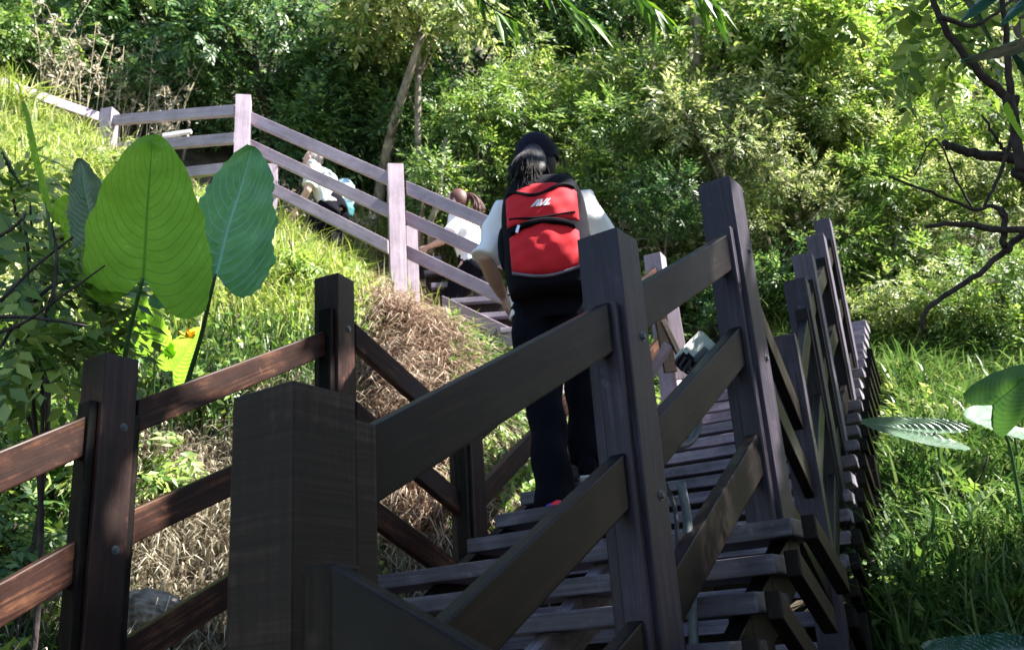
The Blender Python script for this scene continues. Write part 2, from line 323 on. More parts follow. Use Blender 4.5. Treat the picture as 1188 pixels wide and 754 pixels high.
for kk in ks:
    s = .62-.185*kk; q = o2+U2*s
    if s > .70: l, rr_ = -1.15, -.83
    else: l, rr_ = -1.52, .11
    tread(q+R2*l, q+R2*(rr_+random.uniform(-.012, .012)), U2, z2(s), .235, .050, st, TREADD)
    if s <= .70: bracket(q+R2*(rr_+.035), U2, z2(s), st)
def stringer(o, u, r, perp, s0, s1, zf, slope, parent, step, sref, m=WOOD):
    a = o+u*s0+r*perp; a[2] = zf(s0)-.17; b = o+u*s1+r*perp; b[2] = zf(s1)-.17
    beam('stringer', a, b, .05, .13, m, parent)
    s = sref-step*math.ceil((sref-s0)/step)+step
    while s < s1-.01:
        c = o+u*(s+.13)+r*perp; c[2] = zf(s)-.105
        mx = frame(c, u, np.cross(Z, u), Z)
        link('riser_block', box_me(.09, .052, .105, 0), m, parent, mx)
        s += step
for pp in (.03, -.55, -1.2): stringer(o2, U2, R2, pp, -1.7, .75 if pp > -1 else 1.4, z2, .565, st, .185, .62, TREAD if pp == -.55 else WOOD)
s2 = empty('wooden_staircase', P(934, 321, 4.8)-Z*1.2, 'long upper flight of pale narrow planks, right of the hiker', 'staircase')
o3 = ptop[0]*A3(1, 1, 0); zp = ptop[0][2]-1.06
def z3(s): return zp+.591*s
for kk in range(-9, 16):
    s = .185*kk; q = o3+U3*s
    tread(q-R3*1.36, q+R3*(.03+random.uniform(-.01, .01)), U3, z3(s), .22, .055, s2)
    if kk < 12: bracket(q+R3*.065, U3, z3(s), s2)
for pp in (-.08, -.62, -1.25): stringer(o3, U3, R3, pp, -1.75, 2.7, z3, .59, s2, .185, 0, TREAD if pp == -.62 else WOOD)
for s, pp in ((-.75, .06), (.6, .06), (-1.5, -.6)):
    c = o3+U3*s+R3*pp; c[2] = z3(s)-.12; post(c, 1.1 if s > -1 else .7, U3, .09, WOOD, s2, 'support_post', corner=False)
for s, pp in ((-.1, -.05), (-.5, -1.3), (.6, -.05)):
    c = o2+U2*s+R2*pp; c[2] = z2(s)-.2; post(c, 1.0, U2, .09, WOOD, st, 'support_post', corner=False)
# brown bracing beside the far post
bz = empty('brace_frame', P(785, 430, 6.2), 'sunlit brown and lilac bracing boards leaning beside the upper stairs, behind the floodlight', 'brace')
for (x0, y0, x1, y1, w, h, m, d) in ((776, 345, 792, 440, .03, .10, PALE, 6.1), (765, 360, 778, 432, .03, .08, WOODG, 6.0), (769, 372, 792, 420, .03, .035, WOODG, 5.9), (752, 438, 775, 400, .03, .06, PALE, 5.95)):
    a = P(x0, y0, d); b = P(x1, y1, d-.1); x = (b-a)/np.linalg.norm(b-a); y = np.cross(x, A3(.1, -1, .1)); y /= np.linalg.norm(y); zz = np.cross(x, y)
    link('brace_board', box_me(np.linalg.norm(b-a), h, w, .004), m, bz, frame((a+b)/2, x, y, zz))
# ------------------------------------------------------------------ upper pale railing on the bank and its flight
ru = empty('stair_railing', P(460, 300, 8), 'pale lilac wooden railing crossing the hillside above the bright grass', 'railing')
def upost(px, py, d, wpx, H, a, b=True):
    t = P(px, py, d); u = az(a); o, c = post(t, H, u, .13, PALE, ru, corner=True)
    return c
aG = -12
cG = upost(468, 190, 8.0, 20, 1.4, aG); cH = upost(291, 110, 8.5, 18, 1.35, aG); cI = upost(130, 124, 9.6, 10, 1.2, 10); cJ = upost(-12, 86, 9.2, 12, 1.2, 10); cK = upost(640, 285, 7.5, 16, 1.4, aG)
def pair(pts, ca, cb, h=.10):
    for pa, pb in pts:
        A = P(*pa, 1); dA = proj(ca)[2]; dB = proj(cb)[2]
        xa = proj(ca)[0]; xb = proj(cb)[0]
        def dd(px):
            t = (px-xa)/(xb-xa); return 1/((1-t)/dA+t/dB)
        a = P(*pa, dd(pa[0])); b = P(*pb, dd(pb[0])); beam('rail', a-Z*h/2, b-Z*h/2, .05, h, PALE, ru)
pair([((289, 131), (451, 202)), ((289, 163), (451, 239)), ((300, 205), (451, 281))], cH, cG)
pair([((472, 212), (632, 281)), ((472, 247), (632, 320)), ((472, 286), (632, 362))], cG, cK)
pair([((131, 135), (274, 123)), ((131, 168), (274, 155)), ((200, 197), (274, 189))], cI, cH)
pair([((0, 91), (122, 134)), ((0, 125), (122, 168))], cJ, cI)
for x, y, d in ((480, 262, 8.5), (318, 190, 9.4)): post(P(x+4, y, d), 1.0, az(aG), .1, PALE, ru)
su = empty('wooden_staircase', P(540, 380, 8.2), 'short run of brown plank steps below the lilac railing, left of the hiker', 'staircase')
for (xl, yl, xr, yr, d) in ((470, 302, 500, 301, 8.9), (492, 316, 520, 315, 8.7), (500, 331, 537, 329, 8.5), (523, 349, 574, 346, 8.25), (556, 366, 600, 363, 8.0), (580, 383, 640, 380, 7.8)):
    a = P(xl, yl, d); b = P(xr+12, yr, d+.0); v = b-a; v[2] = 0; x = v/np.linalg.norm(v); y = A3(-x[1], x[0], 0)
    if y[1] < 0: y = -y
    b[2] = a[2]
    link('tread', box_me(np.linalg.norm(b-a), .3, .045, .005), TREAD, su, frame((a+b)/2+y*.15, x, y, np.cross(x, y)))
    link('riser', box_me(np.linalg.norm(b-a)*.96, .03, .14, .003), WOODG, su, frame((a+b)/2+y*.08-Z*.095, x, y, np.cross(x, y)))
beam('stringer', P(515, 356, 8.2), P(640, 416, 7.6), .06, .16, PALE, su)
lb = empty('tube_lamp', P(205, 156, 9.2), 'slim white lamp bar fixed between the rails of the lilac railing, upper left', 'lamp')
beam('housing', P(189, 158, 9.2), P(222, 153, 9.2), .04, .035, WHITEP, lb); beam('bracket', P(205, 160, 9.25), P(205.5, 172, 9.26), .03, .03, CONDUIT, lb, plumb=False)
# ------------------------------------------------------------------ floodlight and conduit on the middle rail
fl = empty('floodlight', P(806, 408, 2.95), 'pale grey floodlight clamped on the rail between the two leaning posts', 'floodlight')
a = P(790, 424, 2.9); b = P(822, 392, 3.02); x = (b-a)/np.linalg.norm(b-a); y = np.cross(x, ray(806, 408)); y /= np.linalg.norm(y); zz = np.cross(x, y)
bm = bmesh.new(); vs = []
for sx, wy, wz in ((-.075, .024, .018), (-.05, .034, .028), (.055, .036, .030), (.068, .030, .022)):
    vs.append([bm.verts.new((sx, sy*wy, sz*wz)) for sy, sz in ((-1, -1), (1, -1), (1, 1), (-1, 1))])
for i in range(3):
    for k in range(4): bm.faces.new((vs[i][k], vs[i][(k+1) % 4], vs[i+1][(k+1) % 4], vs[i+1][k]))
bm.faces.new(vs[0]); bm.faces.new(vs[-1][::-1]); bmesh.ops.recalc_face_normals(bm, faces=bm.faces); bmesh.ops.bevel(bm, geom=list(bm.edges), offset=.004, segments=2, affect='EDGES')
link('housing', bm_me(bm, 'housing'), LAMPW, fl, frame((a+b)/2, x, y, zz))
j = P(795, 420, 2.86); bm = bmesh.new(); bmesh.ops.create_cube(bm, size=.05); bmesh.ops.bevel(bm, geom=list(bm.edges), offset=.012, segments=2, affect='EDGES')
link('junction_box', bm_me(bm, 'jb'), BLACKN, fl, frame(j, x, y, zz))
for k in range(3):
    q = [P(789+6*k, 412+3*k, 2.82), P(784+5*k, 420+5*k, 2.80), P(792+4*k, 428+2*k, 2.82), P(800, 420, 2.83)]; tube('wire', crv(q), .0035, CABLE, fl, 6)
link('clamp_bracket', box_me(.08, .02, .012, .003), CONDUIT, fl, frame(P(812, 412, 2.92), x, y, zz))
cd = empty('conduit', P(800, 500, 2.8), 'grey bent conduit pipe with black cable hanging under the floodlight rail', 'conduit')
tube('pipe', crv([P(771, 517, 2.62), P(790, 517, 2.68), P(803, 510, 2.74), P(810, 494, 2.78), P(811, 476, 2.8), P(819, 468, 2.8)], 5), .011, CONDUIT, cd, 10)
tube('cable', crv([P(800, 428, 2.8), P(812, 437, 2.78), P(820, 450, 2.77), P(821, 470, 2.78)]), .005, CABLE, cd, 7)
tube('pipe', crv([P(790, 560, 2.5), P(797, 600, 2.46), P(800, 650, 2.4), P(803, 700, 2.35), P(806, 770, 2.3)]), .012, CONDUIT, cd, 10)
tube('cable', crv([P(772, 560, 2.5), P(783, 590, 2.45), P(786, 630, 2.4), P(790, 680, 2.38)]), .006, CABLE, cd, 7)
for q in (P(771, 517, 2.62), P(819, 468, 2.8)): 
    bm = bmesh.new(); bmesh.ops.create_uvsphere(bm, u_segments=12, v_segments=8, radius=.016); link('coupling', bm_me(bm, 'cp', True), CONDUIT, cd, frame(q, A3(1, 0, 0), A3(0, 1, 0), Z))
def bolt(q, n_, par):
    n_ = n_/np.linalg.norm(n_); a = np.cross(n_, Z); a /= np.linalg.norm(a); bm = bmesh.new(); bmesh.ops.create_cone(bm, cap_ends=True, segments=6, radius1=.009, radius2=.008, depth=.007); bmesh.ops.create_cone(bm, cap_ends=True, segments=16, radius1=.013, radius2=.013, depth=.003, matrix=Matrix.Translation((0, 0, -.004)))
    link('bolt', bm_me(bm, 'bolt'), CONDUIT, par, frame(q+n_*.004, a, np.cross(n_, a), n_))
for cc_, dz_, par in ((cB, .27, rr), (cB, .66, rr), (cB, 1.08, rr), (cC, .25, rr), (cC, .62, rr), (cA, .22, rl), (cA, .58, rl), (cD, .22, rl), (cE, .5, rr)):
    bolt(cc_-Z*dz_+R2*(S/2+(.005 if cc_ is cE else 0))+U2*.02, R2, par)
# ------------------------------------------------------------------ terrain
anc = [(0, -4, -.8), (4, -4, -.6), (-4, -4, -.4), (0, 0, 0), (1.5, 0, .1), (-2, 0, .3), (8, 0, 0), (-8, 0, 1.5), (0, 1.5, .1), (-.5, 3, .65), (.8, 3, .7)]
pxa = [(1010, 748, 3.8), (1100, 740, 3.7), (1188, 640, 4.3), (1100, 600, 4.9), (1020, 560, 5.4), (1150, 480, 6.8), (1020, 430, 8.2), (1188, 350, 9),
       (0, 740, 3.7), (200, 740, 3.9), (100, 600, 4.3), (250, 600, 4.5), (430, 620, 4.9), (600, 620, 5.3), (640, 600, 5.2), (300, 460, 5.3), (100, 420, 5.3), (300, 350, 6.3), (450, 350, 7.1), (500, 388, 7.3), (410, 420, 5.9), (520, 430, 6.6), (560, 540, 5.8), (600, 455, 7.1),
       (200, 262, 7.6), (60, 228, 7.1), (40, 145, 9.4), (130, 190, 9), (200, 240, 8.7), (300, 272, 8.5), (380, 318, 8.1), (470, 380, 8.0), (290, 262, 9.8), (400, 310, 9.6), (560, 445, 8.6), (640, 450, 8.4), (200, 205, 10.3), (520, 420, 9.4),
       (450, 250, 10.8), (600, 290, 11), (700, 330, 10.5), (860, 350, 9.5), (1000, 330, 9.8), (1100, 290, 10.6),
       (300, 60, 14), (600, 110, 14.5), (900, 120, 14.5), (1150, 120, 14), (50, 20, 13), (600, -60, 18), (1100, -60, 18), (100, -80, 18)]
anc = np.array(anc+[tuple(P(*q)) for q in pxa]+[tuple(np.append((o3+U3*s_+R3*p_)[:2], z3(s_)-.62)) for s_ in (-1.6, -.6, .5, 1.6, 2.8) for p_ in (-1.3, 0)])
def tps(r2): return np.where(r2 > 1e-12, .5*r2*np.log(np.maximum(r2, 1e-12)), 0)
XY = anc[:, :2]; NA = n = len(anc); K = tps(((XY[:, None]-XY[None])**2).sum(-1))+np.eye(n)*.15
Q = np.c_[np.ones(n), XY]; Amat = np.block([[K, Q], [Q.T, np.zeros((3, 3))]]); Wt = np.linalg.solve(Amat, np.r_[anc[:, 2], 0, 0, 0])
def nz(x, y, f, s=0):
    return np.sin(x*f+s+1.3*np.sin(y*f*.7+s))*np.sin(y*f*1.1+2*s+np.sin(x*f*.8))
def ground(x, y):
    x = np.asarray(x, float); y = np.asarray(y, float); xc = np.clip(x, -11, 13); yc = np.clip(y, -6, 17)
    q = np.stack([xc, yc], -1).reshape(-1, 2); k = tps(((q[:, None]-XY[None])**2).sum(-1))
    z = k @ Wt[:NA]+Wt[NA]+q @ Wt[NA+1:]
    z = z.reshape(x.shape); z = np.clip(z, -3, 16)
    z = z+np.maximum(y-17, 0)*.35+np.maximum(-6-y, 0)*-.3+.06*nz(x, y, 2.3)+.03*nz(x, y, 6.1, 2)
    return z
gx = np.concatenate([np.linspace(-120, -13, 12), np.arange(-12, 14, .16), np.linspace(15, 120, 12)])
gy = np.concatenate([np.linspace(-120, -8, 12), np.arange(-7, 18, .16), np.linspace(19, 90, 12)])
GX, GY = np.meshgrid(gx, gy); GZ = ground(GX.ravel(), GY.ravel()).reshape(GX.shape)
ny, nx = GX.shape; idx = np.arange(nx*ny).reshape(ny, nx)
Fq = np.stack([idx[:-1, :-1], idx[:-1, 1:], idx[1:, 1:], idx[1:, :-1]], -1).reshape(-1, 4)
tag(link('ground', np_me('ground', np.stack([GX, GY, GZ], -1), Fq, True), SOIL), kind='structure')
# ------------------------------------------------------------------ foliage
def unit(v): return v/np.maximum(np.linalg.norm(v, axis=-1, keepdims=True), 1e-9)
def leaves(C, D, Nn, Ln, Wd, fold=.18):
    """pointed folded leaves: base C, direction D, normal Nn"""
    n = len(C); D = unit(D); S_ = unit(np.cross(D, Nn)); Nn = np.cross(S_, D)
    Ln = np.broadcast_to(Ln, n)[:, None]; Wd = np.broadcast_to(Wd, n)[:, None]
    b = C; m = C+D*Ln*.45-Nn*Wd*fold; t = C+D*Ln-Nn*Ln*.12
    l = C+D*Ln*.4+S_*Wd*.5; r = C+D*Ln*.4-S_*Wd*.5
    V = np.stack([b, l, t, r, m], 1).reshape(-1, 3); o = np.arange(n)[:, None]*5
    Fc = np.concatenate([o+[[0, 4, 1]], o+[[1, 4, 2]], o+[[2, 4, 3]], o+[[3, 4, 0]]], 1).reshape(-1, 3)
    return V, Fc
def rnd(n): return unit(rng.normal(size=(n, 3)))
def clumps(cen, rad, n, Ls, ratio=.42, flat=.6, droop=.5, out=.8, per=9):
    """leafy twigs growing out of the points cen; n leaves, per leaves to a twig"""
    m = max(1, n//per); k = len(cen); i = rng.integers(0, k, m); rad = np.broadcast_to(rad, k)
    d = rnd(m); b = cen[i]+d*(rng.uniform(0, 1, m)[:, None]**.5)*rad[i][:, None]*A3(1, 1, flat)
    t = d*out+rnd(m)*.6; t[:, 2] -= droop*.35; t = unit(t); nn = unit(rnd(m)*.5+A3(.30, -.35, .8)); sd = unit(np.cross(t, nn)); nn = np.cross(sd, t)
    tl = Ls*rng.uniform(1.6, 3.0, m); C = []; D = []; NN = []; LL = []
    for q in range(per):
        f = (q+1)/per; sg = 1 if q % 2 else -1; dr = A3(0, 0, -1)*droop*.5*f
        C.append(b+t*(tl*f)[:, None]+dr*(tl*f)[:, None]*.6); a = .95*(1-.75*(q >= per-1))
        D.append(t*(1-.3*a)+sd*sg*a*.9+dr*1.2+rnd(m)*.28); NN.append(nn+rnd(m)*.35); LL.append(Ls*rng.uniform(.65, 1.15, m)*(1-.25*abs(f-.5)))
    C = np.concatenate(C); L_ = np.concatenate(LL)
    V, Fc = leaves(C, np.concatenate(D), np.concatenate(NN), L_, L_*ratio*rng.uniform(.8, 1.2, len(C))); pad = n-len(C)
    if pad: q = rng.integers(0, len(C), pad); V2, F2 = leaves(C[q]+rnd(pad)*.03, rnd(pad), rnd(pad), L_[q], L_[q]*ratio); F2 = F2+len(V); V = np.concatenate([V, V2]); Fc = np.concatenate([Fc, F2])
    return V, Fc
def hull(cen, rad, k, low=-.8):
    """clump centres through an uneven ellipsoid, denser near its outside"""
    out = []
    ph = rng.uniform(0, 6, 3)
    while len(out) < k:
        d = rnd(1)[0]
        if d[2] < low: continue
        q = (rng.uniform(.1, 1)**.45)*(1+.28*math.sin(3*d[0]+ph[0])*math.sin(4*d[2]+ph[1])+.15*math.sin(7*d[1]+ph[2]))
        out.append(cen+d*q*rad)
    return np.array(out)
def treeobj(kind, label, cat, group, base, cen, rad, m, n, Ls, k=26, cr=.33, trunk=.09, ratio=.42, droop=.5, bark=BARK, nb=9, low=-.8, flat=.6):
    e = empty(kind, base, label, cat, group)
    cen = np.asarray(cen); rad = np.asarray(rad, float); cs = hull(cen, rad, k, low)
    V, Fc = clumps(cs, cr*rad.mean()*rng.uniform(.6, 1.2, k), n, Ls, ratio, flat, droop)
    me = np_me('crown', V, Fc); me.materials.append(m); me.materials.append({L_DARK: L_MID, L_MID: L_BRIGHT, L_BRIGHT: L_PALE, L_PALE: L_BRIGHT}.get(m, m)); cs_i = np.zeros(n, np.int32)
    pick = (V[::5] @ A3(2.1, 1.7, 2.9)); cs_i[(np.sin(pick*2.2)+rng.normal(size=n)*.5) > .75] = 1; me.polygons.foreach_set('material_index', np.repeat(cs_i, 4)); link('crown' if trunk > .03 else 'foliage', me, m, e)
    top = cen+A3(rng.uniform(-.1, .1), 0, rad[2]*.3); base = np.asarray(base)-Z*.15
    mid = (base+cen)/2+A3(rng.uniform(-.15, .15), rng.uniform(-.1, .1), 0)
    tk = crv([base, mid, cen-Z*rad[2]*.3, top], 4)
    bm = bmesh.new()
    def add(pts, r0, r1, seg=6):
        nn = len(pts); me = tube('x', pts, [r0+(r1-r0)*i/(nn-1) for i in range(nn)], None, None, seg, True); bm.from_mesh(me); bpy.data.meshes.remove(me)
    add(tk, trunk, trunk*.35, 8)
    t_ = link('trunk' if trunk > .03 else 'stem', bm_me(bm, 'trunk', True), bark, e)
    for j in rng.choice(k, min(nb, k), replace=False):
        bm = bmesh.new(); s0 = tk[rng.integers(len(tk)//3, len(tk)-2)]; c = cs[j]
        add(crv([s0, (s0+c)/2+rnd(1)[0]*.08*rad.mean()+Z*.05, c, c+(c-s0)*.25+rnd(1)[0]*.05], 3), max(.008, trunk*.3), .004, 5)
        link('limb' if trunk > .03 else 'stem', bm_me(bm, 'limb', True), bark, e)
    return e
def gpt(px, py, d):
    """ground point under a picture point"""
    q = P(px, py, d); return A3(q[0], q[1], float(ground(np.array([q[0]]), np.array([q[1]]))[0]))
TR = [  # px, py, depth, (rx, ry, rz), material, leaves, leaf size, label words, trunk, bark
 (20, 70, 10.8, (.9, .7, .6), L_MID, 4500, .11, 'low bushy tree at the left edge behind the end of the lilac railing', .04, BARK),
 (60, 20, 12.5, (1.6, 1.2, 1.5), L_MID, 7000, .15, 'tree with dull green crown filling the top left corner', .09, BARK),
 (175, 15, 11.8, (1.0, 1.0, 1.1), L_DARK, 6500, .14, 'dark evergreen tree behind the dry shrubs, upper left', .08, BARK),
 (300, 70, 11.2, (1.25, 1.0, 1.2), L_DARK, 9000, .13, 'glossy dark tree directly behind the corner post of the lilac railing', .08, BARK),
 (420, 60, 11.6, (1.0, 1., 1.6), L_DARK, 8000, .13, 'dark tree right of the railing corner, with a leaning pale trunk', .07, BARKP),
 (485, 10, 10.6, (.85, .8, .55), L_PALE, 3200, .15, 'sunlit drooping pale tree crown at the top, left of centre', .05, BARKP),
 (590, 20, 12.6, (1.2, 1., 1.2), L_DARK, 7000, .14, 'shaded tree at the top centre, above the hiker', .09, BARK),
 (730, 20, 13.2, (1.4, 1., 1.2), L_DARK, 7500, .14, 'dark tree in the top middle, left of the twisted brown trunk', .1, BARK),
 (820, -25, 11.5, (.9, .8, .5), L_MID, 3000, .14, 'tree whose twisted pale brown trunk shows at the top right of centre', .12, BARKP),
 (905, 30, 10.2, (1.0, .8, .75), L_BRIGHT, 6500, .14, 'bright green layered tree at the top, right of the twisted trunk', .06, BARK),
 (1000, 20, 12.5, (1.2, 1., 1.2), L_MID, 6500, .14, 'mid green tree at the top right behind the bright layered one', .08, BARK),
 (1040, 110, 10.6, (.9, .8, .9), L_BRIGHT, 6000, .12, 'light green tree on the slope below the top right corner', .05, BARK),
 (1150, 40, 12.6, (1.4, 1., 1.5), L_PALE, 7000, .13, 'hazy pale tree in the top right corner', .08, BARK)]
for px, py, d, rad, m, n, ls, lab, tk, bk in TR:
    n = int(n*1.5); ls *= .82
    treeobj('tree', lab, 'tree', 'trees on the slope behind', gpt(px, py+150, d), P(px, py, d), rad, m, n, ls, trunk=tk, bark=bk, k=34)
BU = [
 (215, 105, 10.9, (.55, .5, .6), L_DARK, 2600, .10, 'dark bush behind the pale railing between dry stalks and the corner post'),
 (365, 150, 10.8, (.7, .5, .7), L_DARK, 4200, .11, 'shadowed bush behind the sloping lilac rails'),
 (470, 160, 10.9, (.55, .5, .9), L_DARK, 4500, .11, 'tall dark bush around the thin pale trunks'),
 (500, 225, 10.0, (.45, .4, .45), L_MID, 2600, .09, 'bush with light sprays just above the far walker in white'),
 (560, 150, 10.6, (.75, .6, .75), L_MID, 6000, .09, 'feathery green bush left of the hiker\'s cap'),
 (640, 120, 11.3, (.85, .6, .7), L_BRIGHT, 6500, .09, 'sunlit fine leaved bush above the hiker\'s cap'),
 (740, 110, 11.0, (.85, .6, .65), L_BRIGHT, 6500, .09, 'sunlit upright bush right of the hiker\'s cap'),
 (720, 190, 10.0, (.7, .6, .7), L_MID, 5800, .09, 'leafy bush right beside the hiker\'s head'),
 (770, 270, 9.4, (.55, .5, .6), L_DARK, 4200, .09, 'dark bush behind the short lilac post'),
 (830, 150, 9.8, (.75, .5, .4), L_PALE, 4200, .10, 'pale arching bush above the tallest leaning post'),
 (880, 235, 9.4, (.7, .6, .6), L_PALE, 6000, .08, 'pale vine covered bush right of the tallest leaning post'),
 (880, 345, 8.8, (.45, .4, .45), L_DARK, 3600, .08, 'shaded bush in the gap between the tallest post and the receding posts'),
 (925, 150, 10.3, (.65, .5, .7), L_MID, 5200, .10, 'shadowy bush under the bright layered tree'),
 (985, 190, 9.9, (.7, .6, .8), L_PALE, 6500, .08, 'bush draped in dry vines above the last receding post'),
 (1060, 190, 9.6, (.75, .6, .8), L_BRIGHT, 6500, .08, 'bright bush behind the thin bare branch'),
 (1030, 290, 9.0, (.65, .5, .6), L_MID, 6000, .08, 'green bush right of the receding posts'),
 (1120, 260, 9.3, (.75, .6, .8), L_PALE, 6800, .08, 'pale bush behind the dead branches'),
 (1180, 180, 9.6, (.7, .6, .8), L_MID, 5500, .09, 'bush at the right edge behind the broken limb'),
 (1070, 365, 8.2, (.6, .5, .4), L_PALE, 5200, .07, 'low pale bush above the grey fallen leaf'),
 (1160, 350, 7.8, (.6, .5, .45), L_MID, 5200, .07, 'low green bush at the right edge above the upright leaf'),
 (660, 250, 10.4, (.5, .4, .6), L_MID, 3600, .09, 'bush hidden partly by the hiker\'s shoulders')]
for px, py, d, rad, m, n, ls, lab in BU:
    b_ = gpt(px, py, d+.1); c = P(px, py, d); kf = rng.uniform(.7, 1.3); ls = ls*kf; n = int(n*1.6/kf); ls *= .85
    treeobj('bush', lab, 'bush', 'bushes on the slope', b_, c, rad, m, n, ls, trunk=.018, bark=BARKP if rng.random() < .6 else BARK, k=24, cr=.36, ratio=.3, droop=.1, nb=12, low=-1)
# thin forest trunks in the shade
for i, (pts, r, bk_) in enumerate((([(437, 262, 10.6), (441, 220, 10.5), (455, 150, 10.4), (472, 95, 10.3), (490, 40, 10.3)], .07, BARKP), ([(487, 262, 9.8), (492, 235, 9.8), (491, 200, 9.9)], .03, BARKP),
        ([(498, 262, 9.7), (507, 235, 9.7), (514, 195, 9.9), (517, 160, 10.0)], .035, BARKP), ([(800, 150, 10.6), (803, 100, 10.6), (812, 55, 10.5), (808, -20, 10.6)], .09, BARKP), ([(788, 130, 10.3), (822, 95, 10.3), (838, 60, 10.4), (850, 10, 10.5)], .05, BARK),
        ([(462, 250, 10.7), (463, 180, 10.8), (450, 100, 10.9)], .10, BARK), ([(872, 165, 9.6), (876, 130, 9.6), (866, 108, 9.6)], .02, BARKP))):
    e = empty('slender_tree', P(*pts[0]), ['slim mossy trunk leaning right behind the lilac railing', 'thin pale stem left of the forked one behind the far walker', 'thin forked stem bending right behind the far walker', 'pale crooked trunk at the top, right of centre', 'brown slanting trunk crossing the pale crooked one', 'thick dark trunk in deep shade behind the railing', 'short pale stem under the bright layered tree'][i], 'tree')
    q = crv([P(*p) for p in pts], 5); q[0] = q[0]-Z*.3
    tube('trunk', q, [r*(1-.5*j/len(q)) for j in range(len(q))], bk_, e, 8)
# lance leaves hanging into the top
def sprays(name, label, cat, anchors, m, Ls, ratio, n, down=.8, stem=.006, spread=.25):
    e = empty(name, P(*anchors[0][0]), label, cat); Cs = []; Ds = []
    for pts in anchors:
        q = crv([P(*p) for p in pts], 6); tube('stem', q, stem, TWIG, e, 5)
        q = np.array(q); i = rng.integers(0, len(q)-1, n); f = rng.random(n)[:, None]; Cs.append(q[i]*(1-f)+q[i+1]*f)
        d = unit(q[i+1]-q[i])+rnd(n)*.75; d[:, 2] -= down; Ds.append(d)
    C = np.concatenate(Cs); D = np.concatenate(Ds); L_ = Ls*rng.uniform(.6, 1.2, len(C)); V, Fc = leaves(C, D, rnd(len(C))*.6+A3(0, -.4, 1), L_, L_*ratio)
    link('foliage', np_me('foliage', V, Fc), m, e); return e
sprays('bamboo_branch', 'long pointed bamboo like leaves hanging into the top of the picture', 'branch', [[(520, -60, 5.2), (560, 0, 5.2), (600, 25, 5.2)], [(600, -60, 5.3), (640, -10, 5.2), (680, 20, 5.2)], [(700, -70, 5.4), (730, -15, 5.3), (770, 15, 5.3)], [(760, -70, 5.6), (800, -20, 5.5), (830, 5, 5.5)]], L_BAMB, .24, .16, 26)
sprays('leafy_twig', 'few bright leaves hanging at the top edge over the lilac railing', 'branch', [[(130, -30, 4.5), (165, -12, 4.5), (195, -4, 4.5)]], L_BRIGHT, .10, .45, 12)
# dry stalks upper left
def stalks(name, label, px0, px1, py, d, n, h, m, side=9, curl=.35, leafy=.06):
    e = empty(name, gpt((px0+px1)/2, py, d), label, 'dry shrub' if m is not L_GRASS else 'grass tuft'); bm = bmesh.new(); C = []; D = []
    for i in range(n):
        b = gpt(rng.uniform(px0, px1), py, d+rng.uniform(-.4, .4)); a = rng.uniform(0, 6.28); hh = h*rng.uniform(.6, 1.15); c = rng.uniform(.1, 1)*curl*hh
        pts = [b+A3(math.cos(a), math.sin(a), 0)*c*t*t+Z*hh*t for t in np.linspace(0, 1, 6)]
        me = tube('x', pts, [.006*(1-.7*t) for t in np.linspace(0, 1, 6)], None, None, 4, True); bm.from_mesh(me); bpy.data.meshes.remove(me)
        for j in range(side):
            t = rng.uniform(.35, 1); p = b+A3(math.cos(a), math.sin(a), 0)*c*t*t+Z*hh*t; d_ = rnd(1)[0]; d_[2] = abs(d_[2])*.8+.2
            ln = hh*.16*(1.3-t); me = tube('x', [p, p+d_*ln], [.0035, .0015], None, None, 3, True); bm.from_mesh(me); bpy.data.meshes.remove(me)
            for _ in range(4): C.append(p+d_*ln*rng.uniform(.3, 1)); D.append(rnd(1)[0]+d_*.6)
    link('stem', bm_me(bm, 'stalk', True), STRAWB, e); C = np.array(C); V, Fc = leaves(C, np.array(D), rnd(len(C)), leafy, leafy*.35); link('foliage', np_me('f', V, Fc), m, e)
STRAWB = plain('dry_stalk_straw', (.42, .36, .24), rough=.8)
stalks('dry_shrub', 'pale dry branching stalks above the left end of the lilac railing', 40, 120, 130, 10.2, 22, 1.25, L_GREY)
stalks('dry_shrub', 'tallest pale seed stalks rising between dry shrub and dark bush', 130, 205, 130, 10.4, 24, 1.35, L_GREY)
stalks('dry_shrub', 'grey leafless sprays behind the sloping lilac rails', 330, 420, 235, 10.0, 14, .8, L_GREY)
# ------------------------------------------------------------------ ground cover
def blades(B, H, m, name, label, lean=.5, w=.007, down=None, kind=None, group=None):
    n = len(B); a = rng.uniform(0, 6.283, n); d = np.stack([np.cos(a), np.sin(a), np.zeros(n)], -1)*rng.uniform(.1, 1, n)[:, None]*lean
    if down is not None: d = d+down
    s = unit(np.cross(d+1e-4, Z)); V = []
    for t, ww in ((0, 1.), (.4, .95), (.75, .6)):
        c = B+(Z*t*(1-.18*t*lean)+d*t*t)*H[:, None]; c = c-Z*(np.linalg.norm(d, axis=1)*t*t*t*.45*H)[:, None]; k = s*(w*ww*.5)*rng.uniform(.7, 1.4, n)[:, None]; V += [c-k, c+k]
    c = B+(Z*(1-.18*lean)+d)*H[:, None]-Z*(np.linalg.norm(d, axis=1)*.45*H)[:, None]; V.append(c); V = np.stack(V, 1).reshape(-1, 3); o = np.arange(n)[:, None]*7
    Fc = np.concatenate([o+[[0, 1, 3]], o+[[0, 3, 2]], o+[[2, 3, 5]], o+[[2, 5, 4]], o+[[4, 5, 6]]], 1).reshape(-1, 3)
    o = link(name, np_me(name, V, Fc), m); tag(o, label, name.replace('_', ' '), kind='stuff'); return o
def scatter(n, x0, x1, y0, y1):
    x = rng.uniform(x0, x1, n); y = rng.uniform(y0, y1, n); z = ground(x, y); B = np.stack([x, y, z], -1); px, py, d = proj(B); return B, px, py
